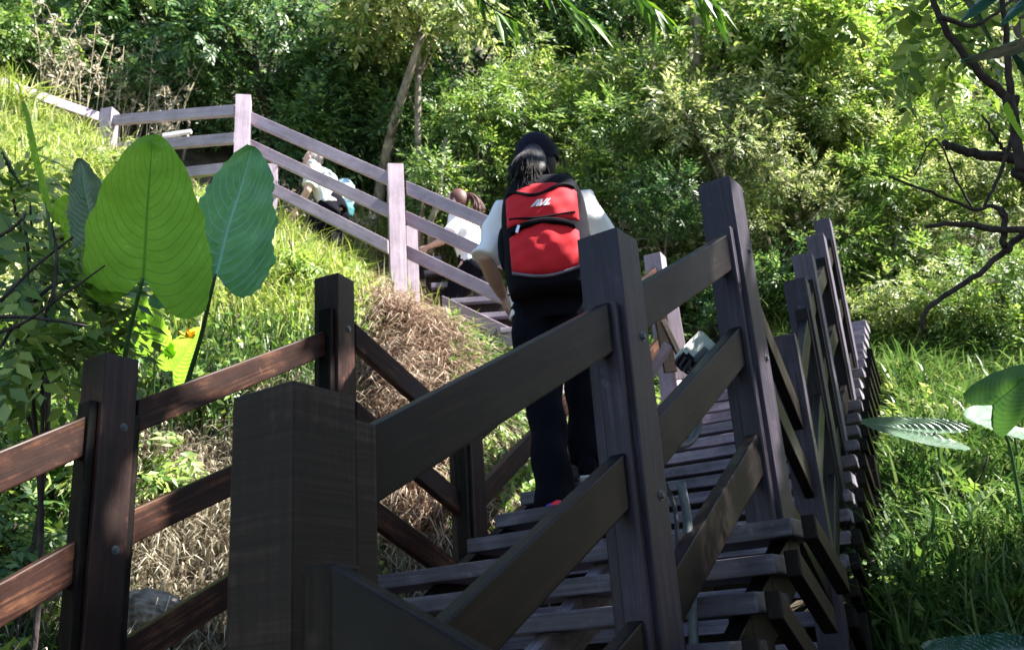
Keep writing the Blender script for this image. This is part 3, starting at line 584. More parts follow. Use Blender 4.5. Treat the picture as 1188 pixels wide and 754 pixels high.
def near_stairs(B):
    a = (B-o2)@U2; b = (B-o2)@R2; c = (B-o3)@U3; e = (B-o3)@R3
    return ((a > -2.2) & (a < 1.5) & (b > -1.75) & (b < .3)) | ((c > -1.9) & (c < 4.1) & (e > -1.45) & (e < .3))
B, px, py = scatter(330000, -7.5, 1.6, 3.0, 10.5)
hmod = .55+.75*np.clip(.5+.5*nz(B[:, 0], B[:, 1], 4.2, 7)+.3*nz(B[:, 0], B[:, 1], 9.5, 2), 0, 1.3)
patch = nz(B[:, 0], B[:, 1], 2.1, 1)*.5+nz(B[:, 0], B[:, 1], 5.3, 4)*.4
vis = (px > -120) & (px < 680) & (py > 60) & (py < 850) & ~((B-o2)@R2 > -1.62)
mound = np.exp(-(((px-478)/62)**2+((py-420)/120)**2)) + np.exp(-(((px-520)/60)**2+((py-560)/90)**2))*.9
dry = mound+.45*patch+np.clip((py-400)/200, 0, .62)*np.clip((px-60)/120, .25, 1)
dry = np.where((px > 535) & (py < 415), 0, dry)
isdry = dry > rng.uniform(.22, .62, len(B)); behind = (py < 250) & (B[:, 1] > 8.6)
g = vis & ~isdry & ~behind & (rng.random(len(B)) < .55)
shade_low = (py > 380)  # grass here takes a darker colour that stands in for shade
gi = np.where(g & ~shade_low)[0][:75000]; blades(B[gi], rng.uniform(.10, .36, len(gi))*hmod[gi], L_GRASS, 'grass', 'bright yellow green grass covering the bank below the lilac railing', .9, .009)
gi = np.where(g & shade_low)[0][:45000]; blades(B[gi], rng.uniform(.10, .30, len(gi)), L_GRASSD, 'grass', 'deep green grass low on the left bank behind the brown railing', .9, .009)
gm = vis & isdry & (mound > .3); gi = np.where(gm)[0][:42000]; blades(B[gi], rng.uniform(.14, .46, len(gi))*hmod[gi], L_DRY, 'dry_grass', 'tangled straw coloured dead grass tumbling down the mound in the middle', 1.0, .008, down=A3(.1, -.55, -.35))
gm = vis & isdry & (mound <= .3); gi = np.where(gm)[0][:42000]; blades(B[gi], rng.uniform(.10, .38, len(gi))*hmod[gi], L_GREY, 'dry_grass', 'grey withered grass on the lower left bank around the rock', 1.0, .007, down=A3(.1, -.4, -.3))
gi = np.where(vis & (mound > .3))[0]; gi = rng.choice(gi, 9000); blades(B[gi], rng.uniform(.12, .34, len(gi)), L_GREY, 'dry_grass', 'paler bleached blades mixed through the dead grass mound', 1.1, .008, down=A3(.1, -.5, -.3))
gi = np.where(vis & ~behind & (py < 420))[0]; gi = rng.choice(gi, 2600); blades(B[gi], rng.uniform(.25, .55, len(gi)), L_GRASS, 'grass', 'taller arching blades standing out of the bank grass', .7, .010)
gi = np.where(vis & ~behind & (py < 330))[0]; gi = rng.choice(gi, 1500); blades(B[gi], rng.uniform(.25, .5, len(gi)), L_GREY, 'dry_grass', 'tall bleached stems standing out of the bank grass', .5, .006)
# broad weeds amid the bank grass
gi = np.where(vis & ~isdry & ~behind)[0]; gi = rng.choice(gi, 14000); Cw = B[gi]+Z*rng.uniform(.03, .22, len(gi))[:, None]; V, Fc = leaves(Cw, rnd(len(gi))+A3(0, 0, .3), rnd(len(gi))*.6+Z, rng.uniform(.04, .09, len(gi)), rng.uniform(.02, .04, len(gi)))
tag(link('weeds', np_me('weeds', V, Fc), L_BRIGHT), 'small leaved weeds among the grass of the left bank', 'weeds', kind='stuff')
B, px, py = scatter(260000, .6, 8, 2.3, 9.5); ok = (px > 900) & (px < 1330) & (py > 370) & (py < 860) & ~(((B-o3)@R3 < .12) & ((B-o3)@U3 < 3))
gi = np.where(ok & (rng.random(len(B)) < .8))[0][:65000]; blades(B[gi], rng.uniform(.14, .42, len(gi)), L_GRASSD, 'grass', 'lush deep green grass right of the stairs', 1.0, .011)
gi = np.where(ok)[0]; gi = rng.choice(gi, 5000); blades(B[gi], rng.uniform(.35, .65, len(gi)), L_GRASSD, 'grass', 'long arching blades leaning over the grass right of the stairs', 1.2, .014)
gi = np.where(ok & (py < 480))[0][:16000]; blades(B[gi], rng.uniform(.14, .34, len(gi)), L_GRASS, 'grass', 'sunlit light grass above the grey fallen leaf at the right', .9, .010)
gi = np.where(ok)[0]; gi = rng.choice(gi, 9000); V, Fc = leaves(B[gi]+Z*rng.uniform(.02, .2, len(gi))[:, None], rnd(len(gi))+Z*.3, rnd(len(gi))*.6+Z, rng.uniform(.05, .10, len(gi)), rng.uniform(.02, .05, len(gi)))
tag(link('weeds', np_me('weeds', V, Fc), L_MID), 'broad leaved weeds in the grass right of the stairs', 'weeds', kind='stuff')
# brown and green cover under and beyond the stairs, then the leafy hillside
B, px, py = scatter(60000, -2, 4.5, 3.8, 9.5); ok = (px > 520) & (px < 1010) & (py > 260) & ~near_stairs(B)
gi = np.where(ok)[0][:30000]; V, Fc = leaves(B[gi]+Z*rng.uniform(.0, .25, len(gi))[:, None], rnd(len(gi))+Z*.3, rnd(len(gi))*.6+Z, rng.uniform(.05, .11, len(gi)), rng.uniform(.02, .05, len(gi)))
tag(link('undergrowth', np_me('undergrowth', V, Fc), L_MID), 'green undergrowth seen through and behind the wooden stairs', 'undergrowth', kind='stuff')
B, px, py = scatter(420000, -13, 15, 7.6, 20); h = .5+.5*nz(B[:, 0], B[:, 1], 1.5, 3); ok = (px > -100) & (px < 1300) & (py > -150) & ((py < 330) | (px > 640)) & ((B[:, 1] > 9.4) | (px > 560)) & ~near_stairs(B)
def cover(sel, m, label, size, hh, cap):
    gi = np.where(sel)[0][:cap//7]; C = B[gi]+Z*(rng.random(len(gi))**1.3*hh*(.35+h[gi]))[:, None]
    V, Fc = clumps(C, .06, cap, size*.9, .4, .8, .3, per=9)
    tag(link('undergrowth', np_me('undergrowth', V, Fc), m), label, 'undergrowth', kind='stuff')
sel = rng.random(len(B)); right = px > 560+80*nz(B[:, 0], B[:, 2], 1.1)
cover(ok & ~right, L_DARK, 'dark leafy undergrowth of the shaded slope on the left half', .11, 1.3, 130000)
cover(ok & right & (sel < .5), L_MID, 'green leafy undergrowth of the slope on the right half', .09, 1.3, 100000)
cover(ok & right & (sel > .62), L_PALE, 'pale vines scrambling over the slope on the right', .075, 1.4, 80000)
# ------------------------------------------------------------------ large leaved plants
def bigleaf(base, tip, side, m, parent, wl=.5, notch=.28, wav=.02, corr=.010, cup=.05, nu=33, nv=44, lobe=1., half=None, droop=.0):
    """arrow shaped leaf: base = where the stalk joins, tip, side = a point that sets the blade's plane; wl = half width / length"""
    base = np.asarray(base); tip = np.asarray(tip); d = tip-base; L_ = np.linalg.norm(d); x = d/L_; s = np.asarray(side)-base; s = s-x*s.dot(x); s /= np.linalg.norm(s); nrm = np.cross(s, x)
    V = []; UV = []; ph = rng.uniform(0, 6)
    for j in range(nv):
        v = j/(nv-1)
        for i in range(nu):
            u = -1+2*i/(nu-1)
            # blade runs from v=-notch (lobe tips) to 1; half width profile
            wv = (1-v)**.58*(.86+.62*v-.5*v*v)
            au = abs(u); yy = v-notch*(1-v)**1.6*math.sin(2.15*au)*lobe
            hw = wl*L_*wv; e = 1+wav*math.sin(17*v+ph+(2 if u > 0 else 0)+2*math.sin(5*v+ph))*au+wav*.35*math.sin(47*v+ph+3*math.sin(9*v))*au
            side_ = u*hw*e*(1 if v > .0 else 1); 
            zz = -corr*abs(math.sin(math.pi*13*(v-.42*au)))*min(1, au*5)*(1-v)**.3+cup*L_*(u*u)*(1-.3*v)-droop*L_*v*v+ .01*math.sin(9*v+5*u+ph)*L_*.6
            V.append(base+x*(yy*L_)+s*side_+nrm*zz); UV.append((u, v))
    Fc = [(j*nu+i, j*nu+i+1, (j+1)*nu+i+1, (j+1)*nu+i) for j in range(nv-1) for i in range(nu-1)]
    return link('leaf_blade', np_me('leaf_blade', V, Fc, True, UV), m, parent)
def stalk(pts, r0, r1, parent, m=None):
    q = crv(pts, 6); return tube('leaf_stalk', q, [r0+(r1-r0)*i/(len(q)-1) for i in range(len(q))], m or STALK, parent, 8)
STALK = plain('green_leaf_stalk', (.035, .10, .03), rough=.4)
pl = empty('taro_plant', gpt(140, 470, 3.3), 'tallest heart shaped upright green leaf with the sun shining through it, behind the brown post', 'plant')
bigleaf(P(166, 322, 3.15), P(176, 166, 2.78), P(236, 300, 3.10), BIG, pl, wl=.44, notch=.36, wav=.025, corr=.006, cup=-.12)
stalk([P(138, 470, 3.3), P(146, 408, 3.25), P(155, 365, 3.2), P(166, 322, 3.155)], .010, .006, pl)
p2_ = empty('taro_plant', gpt(230, 440, 3.6), 'ribbed blue green leaf facing the sky, right of the sunlit upright leaf', 'plant')
bigleaf(P(250, 318, 3.5), P(292, 172, 3.75), P(318, 290, 3.42), BIGB, p2_, wl=.56, notch=.22, wav=.05, corr=.018, cup=.06)
stalk([P(215, 450, 3.6), P(232, 395, 3.55), P(242, 352, 3.52), P(250, 318, 3.5)], .010, .006, p2_)
p3_ = empty('taro_plant', gpt(60, 420, 3.4), 'narrow upright leaf seen edge on at the far left with two dimmer leaves beside it', 'plant')
bigleaf(P(52, 222, 3.5), P(28, 118, 3.4), P(64, 205, 2.95), BIG, p3_, wl=.42, notch=.2, wav=.06, corr=.01)
stalk([P(62, 330, 3.5), P(58, 270, 3.5), P(52, 222, 3.5)], .008, .005, p3_)
bigleaf(P(106, 262, 3.35), P(92, 184, 3.4), P(135, 262, 3.3), BIGG, p3_, wl=.48, notch=.2, wav=.05, corr=.016)
stalk([P(112, 360, 3.4), P(106, 262, 3.35)], .008, .005, p3_)
bigleaf(P(70, 262, 3.8), P(82, 228, 3.7), P(90, 262, 3.7), BIG, p3_, wl=.6, notch=.2)
bigleaf(P(18, 208, 3.3), P(2, 176, 3.2), P(20, 190, 3.0), BIGD, p3_, wl=.35, notch=.1)
p4_ = empty('taro_plant', gpt(190, 430, 3.5), 'low sunlit leaves between the stalks with a small yellow bloom', 'plant')
for (bx, by, tx, ty, sx, sy, d, m) in ((180, 400, 160, 330, 210, 385, 4.6, BIG), (150, 395, 110, 345, 160, 360, 4.7, BIG), (200, 430, 235, 380, 225, 430, 4.6, BIG), (110, 330, 95, 300, 128, 320, 5.0, BIG)):
    bigleaf(P(bx, by, d), P(tx, ty, d-.1), P(sx, sy, d-.05), m, p4_, wl=.4, notch=.2); stalk([gpt(bx, by+60, d+.2), P(bx, by, d)], .007, .004, p4_)
V, Fc = leaves(np.repeat(P(218, 392, 4.4)[None], 9, 0), rnd(9)*A3(1, 1, .6)+Z*.4, rnd(9)+Z, .06, .03); link('flower', np_me('flower', V, Fc), YELL, p4_)
q1 = empty('taro_plant', gpt(1180, 560, 4.0), 'dark green ribbed leaf standing on its stalk at the right edge', 'plant')
bigleaf(P(1152, 462, 4.0), P(1108, 478, 3.75), P(1158, 430, 4.1), BIG, q1, wl=.62, notch=.2, corr=.008) if False else bigleaf(P(1152, 470, 4.0), P(1205, 425, 3.9), P(1120, 430, 4.1), BIGM, q1, wl=.60, notch=.30, corr=.006, wav=.015)
stalk([gpt(1182, 600, 4.1), P(1174, 530, 4.05), P(1163, 498, 4.0), P(1152, 470, 4.0)], .008, .005, q1)
q2 = empty('taro_plant', gpt(1100, 560, 4.6), 'flat grey green leaf lying almost edge on above the grass beside the stairs', 'plant')
bigleaf(P(1085, 503, 4.6), P(998, 491, 4.7), P(1085, 470, 4.72), BIGG, q2, wl=.30, notch=.45, corr=.006, droop=-.02); stalk([gpt(1092, 570, 4.7), P(1085, 500, 4.6)], .008, .005, q2)
q3 = empty('taro_plant', gpt(1180, 560, 4.9), 'pale grey leaf partly hidden behind the dark ribbed leaf at the right edge', 'plant')
bigleaf(P(1175, 492, 4.8), P(1120, 486, 4.7), P(1185, 452, 5.3), BIGG, q3, wl=.7, notch=.5, corr=.008); stalk([gpt(1185, 570, 4.9), P(1175, 492, 4.8)], .008, .005, q3)
q4 = empty('taro_plant', gpt(1180, 760, 3.2), 'shaded blue green leaf in the bottom right corner', 'plant')
bigleaf(P(1170, 760, 2.7), P(1068, 752, 2.75), P(1180, 700, 3.0), BIGD, q4, wl=.62, notch=.5, corr=.012, wav=.04); stalk([gpt(1185, 800, 2.9), P(1170, 760, 2.7)], .01, .006, q4)
# ------------------------------------------------------------------ near shrub at left, rock
e = treeobj('shrub', 'shaded shrub with small leaves and bare twigs at the left edge', 'shrub', None, gpt(40, 560, 3.3), P(35, 355, 3.25), (.28, .35, .30), L_MID, 1100, .085, k=22, cr=.34, trunk=.012, ratio=.5, nb=8, low=-1, bark=TWIG)
treeobj('shrub', 'brighter small leaved shrub above the dark one at the left edge', 'shrub', None, gpt(40, 480, 4.0), P(55, 265, 4.1), (.36, .4, .26), L_BRIGHT, 1300, .08, k=16, trunk=.012, ratio=.5, nb=5, low=-1, bark=TWIG)
tw = empty('bare_twigs', P(-20, 420, 2.7), 'thin bare twigs reaching in from the left edge', 'twigs')
for pts in ([(-40, 395, 2.7), (20, 378, 2.7), (70, 345, 2.7), (122, 308, 2.7)], [(-40, 370, 2.7), (30, 368, 2.75), (100, 378, 2.75)], [(-30, 290, 2.5), (10, 268, 2.5), (26, 254, 2.5)], [(0, 350, 2.8), (40, 310, 2.85), (85, 275, 2.9)], [(60, 352, 2.7), (66, 300, 2.75), (60, 260, 2.8)]):
    tube('twig', crv([P(*p) for p in pts], 5), [.006*(1-.6*i/15) for i in range((len(pts)-1)*5+1)], TWIG, tw, 6)
bm = bmesh.new(); bmesh.ops.create_icosphere(bm, subdivisions=5, radius=.13)
for v in bm.verts:
    c = np.array(v.co)*8; k = 1+.22*math.sin(c[0]*1.3+1)*math.sin(c[1]*1.7)+.12*math.sin(c[0]*4+c[2]*3)+.07*abs(math.sin(c[1]*9+c[0]*5))+.04*math.sin(c[2]*17+c[1]*13); v.co = v.co*k; v.co.z *= .75; v.co.x *= 1.1
rk = link('rock', bm_me(bm, 'rock', True), ROCKM, None, Matrix.Translation(Vector(P(172, 716, 3.75)))); tag(rk, 'rugged grey brown rock at the foot of the bank behind the brown railing', 'rock')
for (x, y, d, s, lab) in ((215, 735, 3.7, .05, 'small stone right of the rugged rock'), (60, 690, 3.8, .04, 'small stone low at the left behind the railing')):
    bm = bmesh.new(); bmesh.ops.create_icosphere(bm, subdivisions=3, radius=s)
    for v in bm.verts: v.co *= 1+.25*math.sin(v.co.x*60+x)*math.sin(v.co.y*50); v.co.z *= .6
    tag(link('stone', bm_me(bm, 'stone', True), ROCKM, None, Matrix.Translation(Vector(P(x, y, d)))), lab, 'stone')
for px, py, d, rr2, m_, n_, ls, lab in ((175, 405, 4.7, .24, L_BRIGHT, 900, .07, 'low leafy weed bush between the stalks of the large leaves'), (275, 400, 5.2, .26, L_MID, 1000, .06, 'small leafy bush in the grass right of the large leaves'), (95, 310, 4.8, .28, L_BRIGHT, 900, .08, 'leafy bush behind the left large leaves'), (20, 245, 5.6, .4, L_PALE, 1300, .07, 'pale bush at the left edge above the dark shrub'), (240, 250, 7.0, .35, L_PALE, 1200, .06, 'pale weed bush on the bank behind the blue green leaf'), (340, 300, 6.6, .25, L_BRIGHT, 900, .05, 'weed bush on the bank left of the brown corner post'), (120, 200, 7.8, .3, L_PALE, 1000, .06, 'pale weed bush under the left part of the lilac railing'), (25, 480, 4.2, .3, L_DARK, 900, .07, 'dark leafy bush low at the left edge behind the railing'), (560, 455, 6.2, .25, L_MID, 1000, .05, 'green bush below the brown steps, left of the hiker'), (1120, 560, 4.6, .22, L_MID, 700, .07, 'broad leaved weed bush in the grass under the flat grey leaf'), (1040, 640, 4.1, .16, L_DARK, 500, .06, 'low weed bush in the grass next to the right support post'), (1060, 470, 6.2, .3, L_BRIGHT, 1200, .06, 'bright weed bush behind the flat grey leaf')):
    b_ = gpt(px, py, d); treeobj('bush', lab, 'bush', 'weed bushes in the grass', b_, b_+Z*rr2*.5, (rr2, rr2, rr2*.7), m_, n_, ls, k=14, trunk=.008, ratio=.42, nb=4, low=-.4, bark=TWIG)
e_ = empty('grass_tuft', gpt(12, 95, 9.0), 'bright arching grass tuft at the upper left edge', 'grass tuft'); bb = np.repeat(gpt(8, 110, 9.0)[None], 260, 0)+rng.normal(size=(260, 3))*A3(.16, .12, .03)
ob = blades(bb, rng.uniform(.35, .75, 260), L_GRASS, 'blade', 'x', 1.0, .016); [ob.__delitem__(k_) for k_ in ('label', 'category', 'kind') if k_ in ob]; ob.parent = e_; ob.matrix_parent_inverse = WM[e_.name].inverted()
# ------------------------------------------------------------------ tree at the right edge, and an unseen crown added to shade the stairs
rt_ = empty('tree', gpt(1420, 760, 3.2), 'near tree with dark bare branches and glossy leaves reaching in at the right edge', 'tree')
tb = gpt(1420, 760, 3.2)
tube('trunk', crv([tb-Z*.3, tb+A3(.0, .1, 1.6), tb+A3(.1, .1, 3.2), tb+A3(.5, .2, 5.2)], 5), [.11, .10, .10, .09, .09, .085, .08, .08, .075, .07, .07, .06, .06, .05, .05, .04], BARK, rt_, 10)
tin = tb+A3(.02, .1, 1.9)
BRN = [([(1096, 166), (1103, 171), (1130, 178), (1165, 182), (1230, 186)], .014, 2.4), ([(1075, 262), (1110, 259), (1150, 265), (1230, 268)], .009, 2.4), ([(1069, 384), (1074, 362), (1098, 342), (1135, 318), (1160, 296), (1188, 272), (1240, 262)], .009, 2.45),
       ([(1030, 205), (1066, 217), (1100, 231), (1135, 243), (1150, 238), (1165, 250)], .005, 2.4), ([(1150, 238), (1166, 250), (1164, 280), (1172, 290)], .010, 2.42), ([(1140, 240), (1158, 205), (1176, 150), (1180, 110)], .006, 2.35), ([(1078, -20), (1090, 20), (1112, 55), (1140, 88), (1166, 112), (1178, 150), (1184, 200)], .012, 2.3),
       ([(1160, -20), (1168, 50), (1172, 110), (1180, 160)], .010, 2.3), ([(1060, 205), (1085, 160), (1110, 210), (1128, 240)], .003, 2.6), ([(1175, 0), (1130, 30), (1090, 20)], .006, 2.25), ([(1140, 133), (1155, 160), (1168, 178)], .005, 2.38)]
for pts, r, d in BRN:
    q = crv([P(x, y, d+.0006*(x-1100)) for x, y in pts], 5); nq = len(q); jit = [p+rnd(1)[0]*.003 for p in q]
    tube('branch', jit, [r*(.55+.6*i/nq) for i in range(nq)], TWIG, rt_, 8)
for x, y in ((1235, 187), (1240, 268), (1184, 200)):
    tube('branch', crv([P(x-6, y, 2.45), P(x+60, y+30, 2.7), tin], 4), [.014]*9, TWIG, rt_, 7)
for bx, by, tx, ty, sx, sy, d, m in ((1200, 45, 1113, 70, 1190, 30, 2.1, BIGD), (1200, 92, 1172, 55, 1215, 70, 2.2, BIGD), (1150, -5, 1115, 25, 1165, 20, 2.3, BIGD), (1190, 0, 1160, 30, 1200, 20, 2.2, BIGD), (1165, 125, 1188, 165, 1190, 135, 2.3, BIG), (1120, 0, 1150, 50, 1140, 5, 2.35, BIGD)):
    bigleaf(P(bx, by, d), P(tx, ty, d-.03), P(sx, sy, d-.08), m, rt_, wl=.22, notch=.05, wav=.05, corr=.002, nu=9, nv=20)
cs = [P(rng.uniform(1045, 1120), rng.uniform(-20, 75), rng.uniform(2.6, 3.2)) for _ in range(12)]+[P(rng.uniform(1120, 1190), rng.uniform(-40, 30), rng.uniform(2.4, 2.9)) for _ in range(8)]
V, Fc = clumps(np.array(cs), .10, 620, .055, .5, .8, .6); link('crown', np_me('crown', V, Fc), L_BRIGHT, rt_)
# shading crown added towards the sun to block it, pruned to stay outside the view
L_THICK = leafmat('shade_crown_leaf', (.015, .05, .015), (.03, .08, .02), trans=.06)  # barely translucent, so the added crown stops the sun
# holes cut in the added crown where sun patches should land
SPOTS = [(plane_pt(x, y, c_+R2*.03, R2), q_) for x, y, q_, c_ in ((322, 425, .11, cA), (28, 524, .09, cA), (70, 508, .05, cA), (255, 458, .10, cA), (330, 498, .06, cA), (215, 505, .04, cA), (318, 722, .09, cA), (10, 700, .09, cA), (160, 605, .04, cA), (832, 300, .09, cB), (826, 615, .08, cB), (868, 540, .04, cB), (853, 245, .13, cC), (880, 470, .05, cC))]+[(P(x, y, d_), q_) for x, y, d_, q_ in ((900, 385, 3.45, .11), (918, 480, 3.5, .05), (650, 180, 3.9, .05), (590, 240, 3.75, .14), (575, 285, 3.7, .12), (700, 240, 3.85, .15), (640, 150, 3.9, .08), (910, 600, 3.2, .05), (200, 560, 4.4, .25), (180, 640, 4.1, .2), (240, 480, 4.8, .25), (430, 560, 5.0, .25), (480, 610, 5.1, .25), (350, 560, 4.8, .2), (250, 650, 4.2, .2), (590, 590, 5.2, .2), (60, 620, 4.2, .15), (1080, 560, 4.7, .3), (1130, 640, 4.2, .2), (1060, 660, 4.0, .15))]
T = []
SUNV = unit(A3(.66, -.14, .76))
for _ in range(300):
    tx = rng.uniform(-2.7, 2.9); ty = rng.uniform(-.4, 3.6 if tx < -.2 else 4.6); t = A3(tx, ty, 1.0+.5*ty+rng.uniform(.1, 1.1)); k = rng.uniform(4.6, 6.6); T.append(t+SUNV*k)
T = np.array(T); V, Fc = clumps(T, .42, 32000, .25, .55, .6, .3)
V = V.reshape(-1, 5, 3); px, py, d = proj(V[:, 0]); keep = ~((px > -60) & (px < 1250) & (py > -60) & (d > 0))
for (q, rad_) in SPOTS:
    w_ = V[:, 0]+(V[:, 2]-V[:, 0])*.5-q; k_ = w_@SUNV; keep &= ~(np.linalg.norm(w_-k_[:, None]*SUNV, axis=1) < rad_+.09)
V = V[keep].reshape(-1, 3); Fc = Fc[:keep.sum()*4]
link('crown', np_me('crown', V, Fc), L_THICK, rt_)
for i in range(0, 40, 3):
    c = T[i]; px, py, d = proj(c)
    if d > 0 and -60 < px < 1250 and py > -60: continue
    tube('branch', crv([tb+A3(.3, .15, 4.6), (tb+A3(.3, .15, 4.6)+c)/2+Z*.3, c], 4), [.03]*3+[.02]*3+[.01]*3, BARK, rt_, 6)
for i, (x, y, h, rx, m_, lab) in enumerate(((6.5, -1.0, 4.2, 2.2, L_MID, 'unseen broad green tree, added to block sky light, right of the photographer'), (4.6, -4.2, 4.2, 2.4, L_DARK, 'unseen dark tree, added to block sky light, on the lower right behind the photographer'), (8.5, 2.6, 3.4, 1.9, L_DARK, 'dark tree added to block sky light, on the slope out of view to the right'), (-6.5, 1.2, 3.2, 1.6, L_DARK, 'unseen dark tree, added to darken the surroundings, left of the photographer'))):  # unseen trees added to darken what the wood reflects
    b_ = A3(x, y, float(ground(np.array([x]), np.array([y]))[0])); treeobj('tree', lab, 'tree', None, b_, b_+Z*h*.62, (rx, rx, h*.55), m_, 5200, .34, k=40, trunk=.12, cr=.34)
# ------------------------------------------------------------------ people
def etube(bm, pts, rads, ref=(1, 0, 0), seg=16):
    pts = [np.asarray(p, float) for p in pts]; n = len(pts); rings = []; ref = np.asarray(ref, float)
    for i, p in enumerate(pts):
        t = pts[min(i+1, n-1)]-pts[max(i-1, 0)]; t /= np.linalg.norm(t); a = ref-t*ref.dot(t); a /= np.linalg.norm(a); b = np.cross(t, a); r = rads[i]; ra, rb = (r, r) if np.isscalar(r) else r
        rings.append([bm.verts.new(p+a*math.cos(2*math.pi*k/seg)*ra+b*math.sin(2*math.pi*k/seg)*rb) for k in range(seg)])
    for i in range(n-1):
        for k in range(seg): bm.faces.new((rings[i][k], rings[i][(k+1) % seg], rings[i+1][(k+1) % seg], rings[i+1][k]))
    bm.faces.new(rings[0][::-1]); bm.faces.new(rings[-1])
def esph(bm, c, r, rot=None, seg=20):
    bmesh.ops.create_uvsphere(bm, u_segments=seg, v_segments=seg//2+2, radius=1, matrix=Matrix.Translation(Vector(c)) @ (rot or Matrix.Identity(4)) @ Matrix.Diagonal((*r, 1)))
def fuse(bm, voxel, it=4, fac=.6):
    bmesh.ops.recalc_face_normals(bm, faces=bm.faces); me = bm_me(bm, 'src'); o = bpy.data.objects.new('tmp', me); COL.objects.link(o)
    r = o.modifiers.new('r', 'REMESH'); r.mode = 'VOXEL'; r.voxel_size = voxel; s = o.modifiers.new('s', 'SMOOTH'); s.iterations = it; s.factor = fac
    dg = bpy.context.evaluated_depsgraph_get(); m2 = bpy.data.meshes.new_from_object(o.evaluated_get(dg)); bpy.data.objects.remove(o); bpy.data.meshes.remove(me); return smooth(m2)
def hand_me(w, d, nrm, s=1., curl=.5, thumb=1):
    """five fingered hand: wrist w, pointing d, palm facing nrm"""
    w = np.asarray(w); d = unit(A3(*d)); nrm = A3(*nrm); nrm = unit(nrm-d*nrm.dot(d)); sd = np.cross(d, nrm); bm = bmesh.new()
    etube(bm, [w-d*.02*s, w+d*.03*s, w+d*.075*s, w+d*.09*s], [(.022*s, .017*s), (.034*s, .015*s), (.040*s, .013*s), (.036*s, .011*s)], sd, 12)
    for i, (o_, ln) in enumerate(((-.030, .068), (-.010, .078), (.010, .072), (.029, .056))):
        p = w+d*.075*s+sd*o_*s; q = [p]; c = 0; dd = d
        for k in range(3):
            c += curl*(.55 if k == 0 else .8); dd = d*math.cos(c)+nrm*math.sin(c); p = p+dd*ln*s*(.42, .33, .25)[k]; q.append(p)
        etube(bm, q, [.0088*s, .0085*s, .0078*s, .0062*s], sd, 8)
    b = w+d*.02*s-sd*.025*s*thumb; q = [b, b+(d*.55-sd*thumb*.75+nrm*.25)*.035*s, b+(d*1.0-sd*thumb*.75+nrm*.6)*.055*s, b+(d*1.45-sd*thumb*.6+nrm*.9)*.062*s]
    etube(bm, q, [.013*s, .011*s, .0095*s, .007*s], sd, 8)
    return fuse(bm, .0035*s, 2)
